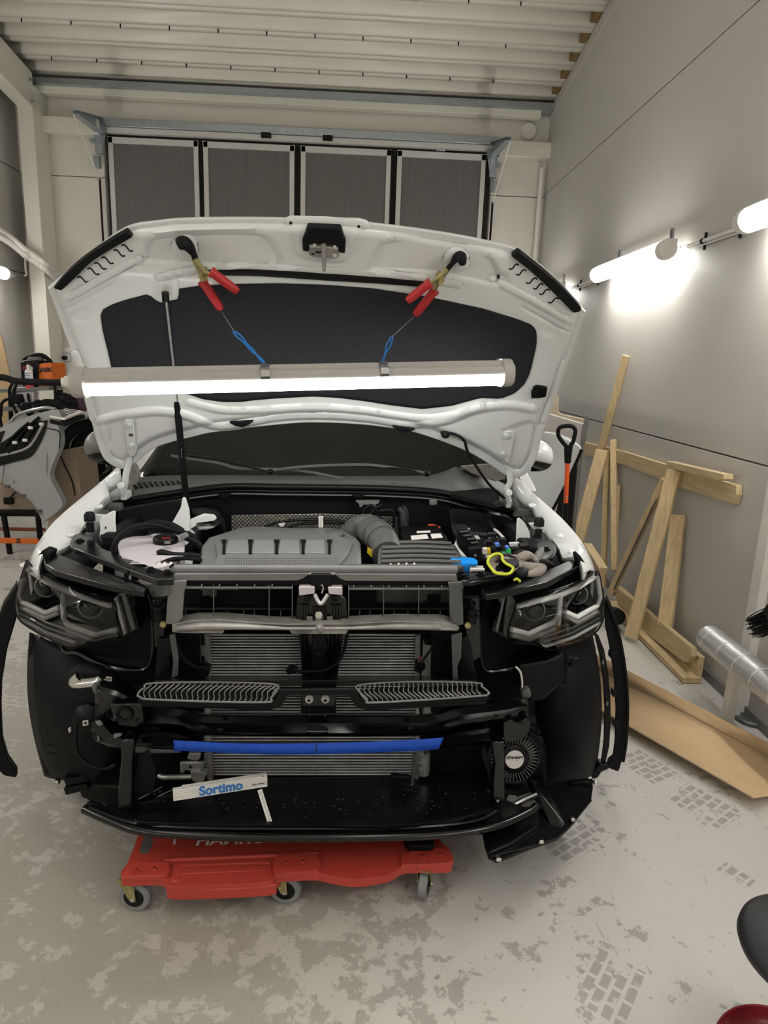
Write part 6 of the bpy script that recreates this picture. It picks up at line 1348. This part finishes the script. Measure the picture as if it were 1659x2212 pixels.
# cardboard tray on the floor
CT = M(); t4 = .004
bl, br = atZ(1340, 1464, t4), atZ(1720, 1667, t4); fl_, fr2 = atZ(1290, 1500, t4), atZ(1655, 1700, t4)
d = (br-bl).normalized(); nrm = Vector((-d.y, d.x, 0)); nrm = nrm if nrm.y > 0 else -nrm
bl = bl-d*.25
wdt = .52
P0, P1 = bl, atZ(1760, 1688, t4)
base = [P0, P1, P1-nrm*wdt*.70, P0-nrm*wdt*.70]
CT.grid([[atZ(1290, 1414, .075), atZ(1760, 1656, .075)], [atZ(1290, 1437, t4), atZ(1760, 1688, t4)], [atZ(1285, 1505, .006), atZ(1740, 1708, .006)], [atZ(1285, 1526, .05), atZ(1629, 1725, .05)]])
cto = CT.build('cardboard_tray', 'card', None, solid=.004, smooth=.5); tag(cto, 'long flat brown cardboard tray with turned-up edges on the floor right of the car', 'cardboard')
for a_, b_ in ((atZ(1290, 1437.5, .0075), atZ(1760, 1688.5, .0075)), (atZ(1285, 1505, .0085), atZ(1740, 1708, .0085)), (atZ(1290, 1450, .006), atZ(1760, 1694, .006))):
    M().tube([a_, b_], .0022, 6).build('fold_shade_line', 'card2', cto)  # thin dark strips standing in for the shade along the folds
M().tube([atZ(1285, 1526.5, .0495), atZ(1629, 1725.5, .0495)], .0028, 6).build('corrugated_edge', 'card2', cto)
# broom at the right edge
BR = thing('broom', atX(1668, 1330, 1.70), 'black-bristled broom head poking in at the right edge of the photo', 'broom')
h0, h1 = atX(1664, 1312, 1.72), atX(1690, 1362, 1.72)
M().bar(h0, h1, .05, .05).build('broom_block', 'blk', BR, .004)
br_ = M(); random.seed(5)
for i in range(150):
    u = random.random(); p = h0.lerp(h1, u)+Vector((random.uniform(-.02, .02), 0, 0)); q_ = atX(1622+u*14+random.uniform(-4, 6), 1336+u*40+random.uniform(-3, 3), 1.72)+Vector((random.uniform(-.03, .03), 0, 0))
    br_.tube([p, p.lerp(q_, .5)+Vector((0, 0, .004)), q_], .0016, 4)
br_.build('bristles', 'rubber', BR, kind='stuff')
M().tube([h0.lerp(h1, .5), h0.lerp(h1, .5)+Vector((.08, -.25, .9))], .012, 10).build('broom_handle', 'wood', BR)
# rolling stool at the bottom right corner
sc = atZ(1772, 2046, .42); sc.z = 0
ST = thing('rolling_stool', sc, 'round black-seated stool with dark red tray at the bottom right corner', 'stool')
M().lathe([(.001, .375), (.135, .375), (.150, .385), (.156, .40), (.153, .415), (.140, .425), (.09, .43), (.001, .43)], sc, (0, 0, 1), 56).build('seat', 'seatvinyl', ST, smooth=60)
M().lathe([(.02, .05), (.02, .38)], sc, (0, 0, 1), 16).build('gas_column', 'chrome', ST)
M().lathe([(.001, .045), (.140, .045), (.152, .055), (.157, .085), (.161, .087), (.163, .08), (.159, .04), (.140, .03), (.001, .03)], sc, (0, 0, 1), 56).build('tool_tray', 'redpan', ST, smooth=50)
for k in range(5):
    a_ = k*1.2566+.4; e = sc+Vector((.15*math.cos(a_), .15*math.sin(a_), .018))
    M().tube([sc+Vector((0, 0, .05)), e+Vector((0, 0, .02))], .008, 8).build('leg', 'chrome', ST); M().lathe([(.018, -.010), (.018, .010)], e, (math.sin(a_), -math.cos(a_), 0), 20).build('caster_wheel', 'blk', ST)
# ================================================================== LEFT SIDE: BUMPERS ON A TRESTLE, WELDER CART
B = lambda x, y, Y: atY(x, y, Y)
TR = thing('trestle', B(20, 1190, 5.2), 'orange and black steel trestle holding the grey bumper at the left edge', 'trestle')
M().tube([B(8, 1112, 5.2), B(22, 1196, 5.2)], .022, 8).build('leg', 'blk', TR)
M().tube([B(-120, 1112, 5.2), B(-130, 1200, 5.2)], .022, 8).build('leg', 'blk', TR)
M().bar(B(-140, 1165, 5.18), B(84, 1169, 5.18), .012, .045, side=(0, 1, 0)).build('lower_rail', 'orange', TR, .004)
M().bar(B(-140, 1140, 5.35), B(98, 1144, 5.35), .012, .03, side=(0, 1, 0)).build('rear_rail', mat('brown_rail', (.30, .10, .04), .5), TR, .003)
for y in (1165, 1171): M().box(B(39, y, 5.165), (.026, .004, .012)).build('rail_mark', 'ink', TR)
M().bar(B(-140, 1106, 5.25), B(110, 1108, 5.25), .05, .05, side=(0, 1, 0)).build('top_rail', 'blk', TR, .004)
M().tube([B(82, 1112, 5.2), B(90, 1196, 5.25)], .022, 8).build('leg', 'blk', TR)
GB = thing('grey_bumper', B(60, 1100, 4.95), 'grey painted front bumper with black grille opening, on the trestle at left', 'bumper')
go = smooth2([(-60, 960), (0, 925), (22, 914), (60, 900), (101, 888), (126, 885)], 4)+smooth2([(134, 903), (126, 920), (130, 938), (129, 966), (113, 1004), (108, 1030), (120, 1056), (135, 1088), (120, 1108), (92, 1128)], 4)+smooth2([(90, 1124), (70, 1086), (40, 1063), (0, 1041), (-60, 1030)], 4)
Yg = lambda x, y: 4.75+.25*max(0, (135-x)/195)
M().prism([B(x, y, Yg(x, y)) for x, y in go], (.01, .05, 0)).build('bumper_skin', 'grey_paint', GB, .012, seg=3)
gq = [(-40, 985), (0, 958), (30, 938), (58, 919), (98, 908), (101, 912), (94, 941), (76, 975), (62, 989), (30, 998), (0, 1006), (-40, 1012)]
M().prism([B(x, y, Yg(x, y)-.02+.16*(x-100)/34*(1 if x > 100 else 0)) for x, y in [(100, 905), (132, 903), (126, 920), (130, 938), (129, 966), (113, 1004), (108, 1030), (120, 1056), (108, 1050), (98, 1012), (99, 985), (112, 940)]], (0, .03, 0)).build('corner_face', 'grey_paint', GB, .006)
M().prism([B(x, y, Yg(x, y)-.012) for x, y in smooth2(gq, 3)], (0, .03, 0)).build('grille_opening', 'blkg', GB, .004)
M().tube(cr([B(x, y, Yg(x, y)-.016) for x, y in ((-40, 990), (0, 984), (40, 975), (62, 965), (76, 948), (92, 918))], 5), .010, 8).build('trim_strip', 'alu', GB)
for pts in (((20, 978), (52, 932), (84, 902)), ((0, 975), (36, 936), (62, 914)), ((44, 968), (70, 930), (86, 912))): M().tube(cr([B(x, y, Yg(x, y)-.02) for x, y in pts], 5), .012, 6).build('grille_bar', 'blk', GB)
for x, y in ((66, 924), (90, 916), (32, 956), (54, 951)): M().box(B(x, y, 4.72), (.03, .02, .02)).build('grille_clip', 'white_plastic', GB, .003)
M().prism([B(x, y, Yg(x, y)-.014) for x, y in ((-40, 942), (0, 933), (9, 930), (8, 934), (0, 956), (-40, 984))], (0, .01, 0)).build('side_intake', 'blkg', GB, .004)
M().lathe([(.016, 0), (.016, .003), (.008, .003), (.008, .005)], B(27, 1040, 4.88), (0, -1, 0), 14).build('parking_sensor', 'grey_paint', GB)
for x, y in ((16, 1051), (50, 1071), (84, 1104)): M().box(B(x, y, 4.8), (.035, .02, .02)).build('edge_clip_slot', 'seam', GB, .002)
M().tube(cr([B(x, y, 4.88) for x, y in ((9, 1004), (7, 1024), (4, 1048))], 4), .003, 5).build('panel_gap', 'seam', GB)
M().tube(cr([B(x, y, 4.72) for x, y in ((97, 924), (110, 927), (124, 930), (130, 940), (128, 970))], 5), .004, 6).build('sensor_cable', 'rubber', GB)
# second bumper behind
SB2 = thing('rear_stacked_bumper', B(150, 1000, 5.3), 'second bumper stacked behind the grey one, pale edge curving toward the bonnet', 'bumper')
M().tube(cr([B(x, y, 5.3) for x, y in ((-20, 950), (22, 912), (36, 898), (58, 889), (80, 884), (101, 881), (120, 884))], 6), .022, 10, flat=.6).build('bumper_edge', 'grey_paint', SB2)
rows = [[B(x, y, 5.2) for x, y in resample(smooth2([(124, 926), (134, 910), (152, 902), (175, 896), (205, 892)], 4), 20)], [B(x, y, 5.12) for x, y in resample(smooth2([(131, 940), (142, 922), (158, 912), (180, 905), (210, 900)], 4), 20)]]
M().grid(rows).build('bumper_skin', 'grey_paint', SB2, solid=.02)
M().prism([B(x, y, 5.32) for x, y in smooth2([(60, 905), (90, 893), (125, 890), (125, 905), (70, 915), (60, 905)], 3)], (0, .03, 0)).build('inner_lining', 'blkg', SB2, .004)
# black wheel arch liners beside it
for i, (pts, lbl) in enumerate((([(131, 940), (150, 918), (180, 906), (215, 900), (215, 925), (165, 940), (140, 970), (128, 972)], 'glossy black bumper lip arching behind the grey bumper corner, nearest its edge'),
                             ([(150, 968), (160, 945), (185, 930), (215, 926), (215, 945), (185, 955), (165, 980), (152, 985)], 'middle one of three black arch trims beside the grey bumper'),
                             ([(168, 985), (180, 962), (215, 948), (230, 1010), (200, 1030), (178, 1020)], 'lowest black arch trim, just left of the car door mirror'))):
    o = M().prism([B(x, y, 5.35+.03*i) for x, y in smooth2(pts+[pts[0]], 4)[:-1]], (.02, .06, 0)).build('arch_trim', 'blkg', None, .015); tag(o, lbl, 'trim', 'black arch trims behind the grey bumper')
    M().tube(cr([B(x, y-1, 5.33+.03*i) for x, y in pts[:4]], 5), .008, 6).build('trim_highlight', 'gry2', o)  # grey arc painted as the highlight on the glossy black trim
NP = thing('sign_plate', B(145, 895, 4.9), 'white handwritten sign plate in a black frame lying on top of the grey bumper', 'sign')
q4 = [B(107, 898, 4.78), B(140, 904, 4.72), B(181, 888, 5.0), B(142, 882, 5.06)]
M().prism([p-Vector((0, 0, .02)) for p in [B(106, 899, 4.78), B(140, 906, 4.72), B(183, 889, 5.0), B(142, 882, 5.06)]], (0, 0, -.03)).build('black_frame', 'blk', NP, .003)
M().prism(q4, (0, 0, -.012)).build('white_plate', 'whiteink', NP, .001)
sq_ = M()
for k in range(5):
    p, e = q4[0].lerp(q4[3], .15+.17*k), q4[1].lerp(q4[2], .15+.17*k); sq_.tube([p.lerp(e, .12+.07*i)+Vector((0, .0, .002+.004*abs(math.sin(i*2.1+k)))) for i in range(11)], .0035, 5)
sq_.build('scribble', 'ink', NP)
CBX = M().prism([B(x, y, 5.0) for x, y in ((112, 1008), (140, 971), (163, 970), (168, 1010), (175, 1075), (150, 1205), (100, 1204), (108, 1030))], (.05, .25, 0)).build('cardboard_box', 'card2', None, .004); tag(CBX, 'tan cardboard box standing behind the corner of the grey bumper', 'box')
M().tube(cr([B(131, 985, 4.98), B(142, 1010, 4.98), B(156, 1040, 4.98), B(162, 1070, 4.98)], 5), .005, 6).build('hanging_cord', 'rubber', CBX)
CB2 = M().prism([B(x, y, 5.235) for x, y in ((-60, 1030), (0, 1040), (60, 1076), (86, 1100), (-60, 1098))], (0, .03, 0)).build('cardboard_sheet', 'card2', None, .004); tag(CB2, 'brown cardboard sheet seen through the arch below the grey bumper', 'cardboard')
M().box(B(19, 1082, 5.2), (.06, .04, .05)).tube([B(22, 1076, 5.2), B(33, 1063, 5.2)], .006, 6).build('sensor_plug', 'rubber', CB2)
bag = M().prism([B(x, y, 5.75) for x, y in smooth2([(166, 1000), (180, 994), (200, 992), (202, 1030), (198, 1048), (178, 1052), (168, 1030), (166, 1000)], 3)], (0, .14, 0)).build('blue_bag', 'bluebag', None, .02); tag(bag, 'crumpled dark blue bag on the rack behind the car, left of it', 'bag')
RK = thing('storage_rack', B(200, 1060, 5.9), 'dark steel rack behind the car at the left, holding a blue bag', 'rack')
for y in (988, 1048): M().bar(B(150, y, 5.9), B(262, y-2, 5.9), .35, .02, side=(0, 1, 0)).build('shelf', 'blk', RK, .002)
for x in (168, 240): M().tube([B(x, 960, 5.9), B(x-6, 1130, 5.9)], .018, 8).build('post', 'blk', RK)
o = M().prism([B(x, y, 6.0) for x, y in ((200, 992), (222, 990), (240, 1010), (236, 1046), (200, 1046))], (0, .1, 0)).build('pale_box', 'fabric', None, .004); tag(o, 'pale grey box on the rack right of the blue bag', 'box')
o = M().tube(cr([B(x, y, 5.8) for x, y in ((205, 998), (201, 1012), (208, 1024), (215, 1016), (213, 1002), (206, 996))], 5), .007, 6).build('cable_coil', 'rubber'); tag(o, 'loop of black cable hanging in front of the pale grey box', 'cable')
# welding cart
WC = thing('welding_cart', B(70, 1020, 5.9), 'grey steel welding cart with tangled black leads, behind the bumpers at left', 'cart')
for x in (22, 128): M().tube([B(x, 842, 5.75), B(x+6, 1060, 5.75)], .018, 8).build('post', 'blk', WC)
M().bar(B(16, 842, 5.85), B(136, 836, 5.85), .5, .03, side=(0, 1, 0)).build('top_shelf', 'gry2', WC, .004)
M().bar(B(16, 880, 5.85), B(136, 878, 5.85), .5, .03, side=(0, 1, 0)).build('lower_shelf', 'gry2', WC, .004)
M().prism([B(x, y, 5.62) for x, y in ((20, 846), (73, 846), (73, 868), (52, 874), (22, 870))], (0, .006, 0)).build('tray_front', 'tank', WC, .003)
random.seed(11)
for pts in ([(28, 826), (20, 845), (26, 870), (38, 895)], [(40, 820), (30, 850), (44, 880)], [(118, 830), (120, 860), (112, 884), (96, 880)], [(60, 850), (66, 872), (84, 866), (96, 880)], [(134, 842), (128, 860), (140, 870), (150, 890)], [(4, 870), (0, 900), (6, 930)], [(16, 862), (4, 872), (2, 900)], [(75, 880), (88, 868), (108, 866), (120, 884)]):
    M().tube(cr([B(x, y, 5.6) for x, y in pts], 5), .012, 8).build('welding_lead', 'rubber', WC)
for x, y in ((36, 862), (60, 884), (110, 872), (90, 882), (132, 872)): M().box(B(x, y, 5.6), (.07, .06, .10), Matrix.Rotation(x*.3, 3, 'Y')).build('lead_clamp', 'blkm', WC, .01)
for x in (30, 118): M().lathe([(.07, -.02), (.07, .02)], B(x, 1066, 5.7), (1, 0, 0), 20).build('cart_wheel', 'rubber', WC)
WD = thing('welder', B(80, 838, 5.8), 'orange and black portable welding machine on top of the cart', 'welder')
M().prism([B(x, y, 5.72) for x, y in ((80, 786), (108, 783), (112, 790), (114, 830), (81, 839))], (.02, .22, 0)).build('side_panel', 'orange', WD, .006)
M().prism([B(x, y, 5.70) for x, y in ((43, 784), (50, 779), (79, 778), (82, 784), (81, 838), (46, 834))], (.02, .24, 0)).build('front_panel', 'blk', WD, .012)
M().tube(cr([B(x, y, 5.8) for x, y in ((52, 779), (60, 772), (76, 767), (92, 768), (104, 776), (111, 784))], 5), .018, 10).build('carry_handle', 'blkm', WD)
M().prism([B(x, y, 5.72) for x, y in ((54, 780), (60, 771), (78, 770), (80, 779))], (.02, .1, 0)).build('top_cap', 'gry2', WD, .006)
M().prism([B(x, y, 5.695) for x, y in ((48, 792), (58, 790), (58, 797), (48, 798))], (0, .006, 0)).build('display', mat('red_display', (.25, .02, .02), .3), WD)
M().lathe([(.018, 0), (.016, .02)], B(67, 796, 5.70), (0, -1, 0), 16).build('dial', 'white_plastic', WD)
pj = B(100, 799, 5.715); lettering('JASIC', .046, pj, (1, 0, .05), (0, 0, 1), 'ink', WD, bold=.002)
SPR = thing('spray_can', B(65, 841, 5.68), 'white and red spray can standing in front of the welder', 'spray can')
c_ = B(65, 840, 5.63)
M().lathe([(.030, .045), (.030, .14), (.022, .155)], c_, (0, 0, 1), 24).build('can_body', 'whiteink', SPR)
M().lathe([(.031, .0), (.031, .03)], c_, (0, 0, 1), 24).build('red_band', 'redink', SPR); M().lathe([(.0305, .03), (.0305, .045)], c_, (0, 0, 1), 24).build('blue_band', 'blueink', SPR)
M().lathe([(.012, .155), (.014, .17), (.013, .19)], c_, (0, 0, 1), 16).build('nozzle', 'white_plastic', SPR); M().lathe([(.006, .19), (.004, .20)], c_, (0, 0, 1), 10).build('nozzle_tip', 'redink', SPR)
for k in range(3): M().tube([c_+Vector((-.018, -.026, .125-.018*k)), c_+Vector((0, -.0315, .125-.018*k)), c_+Vector((.018, -.026, .125-.018*k))], .003, 4).build('label_line', 'blueink', SPR)
o = M().prism([B(x, y, 6.2) for x, y in ((-40, 690), (0, 722), (6, 740), (22, 816), (22, 1040), (-60, 1040))], (0, .02, 0)).build('plywood_sheet', 'card', None, .003); tag(o, 'brown sheet leaning on the left wall at the photo edge, beside the cart', 'board')
o = M().lathe([(.07, 0), (.08, .06), (.06, .14), (.03, .18)], B(167, 892, 5.7), (0, 0, 1), 20).build('thread_spool', mat('purple_cloth', (.10, .05, .08), .8, var=.6, scale=60), None); tag(o, 'small dark purple bundle on the cart right beside the bonnet edge', 'bundle')
GT = thing('grinder_heap', B(148, 880, 5.65), 'heap of black hand tools and leads on the cart next to the purple bundle', 'tools')
for x, y, s in ((140, 862, .05), (150, 868, .055), (148, 882, .06), (138, 884, .05), (158, 884, .045)): M().lathe([(s*.6, -s), (s, -s*.4), (s*.9, s*.5), (s*.4, s)], B(x, y, 5.6), (math.sin(x), -1, math.cos(x)), 14).build('tool_body', 'blkm', GT)
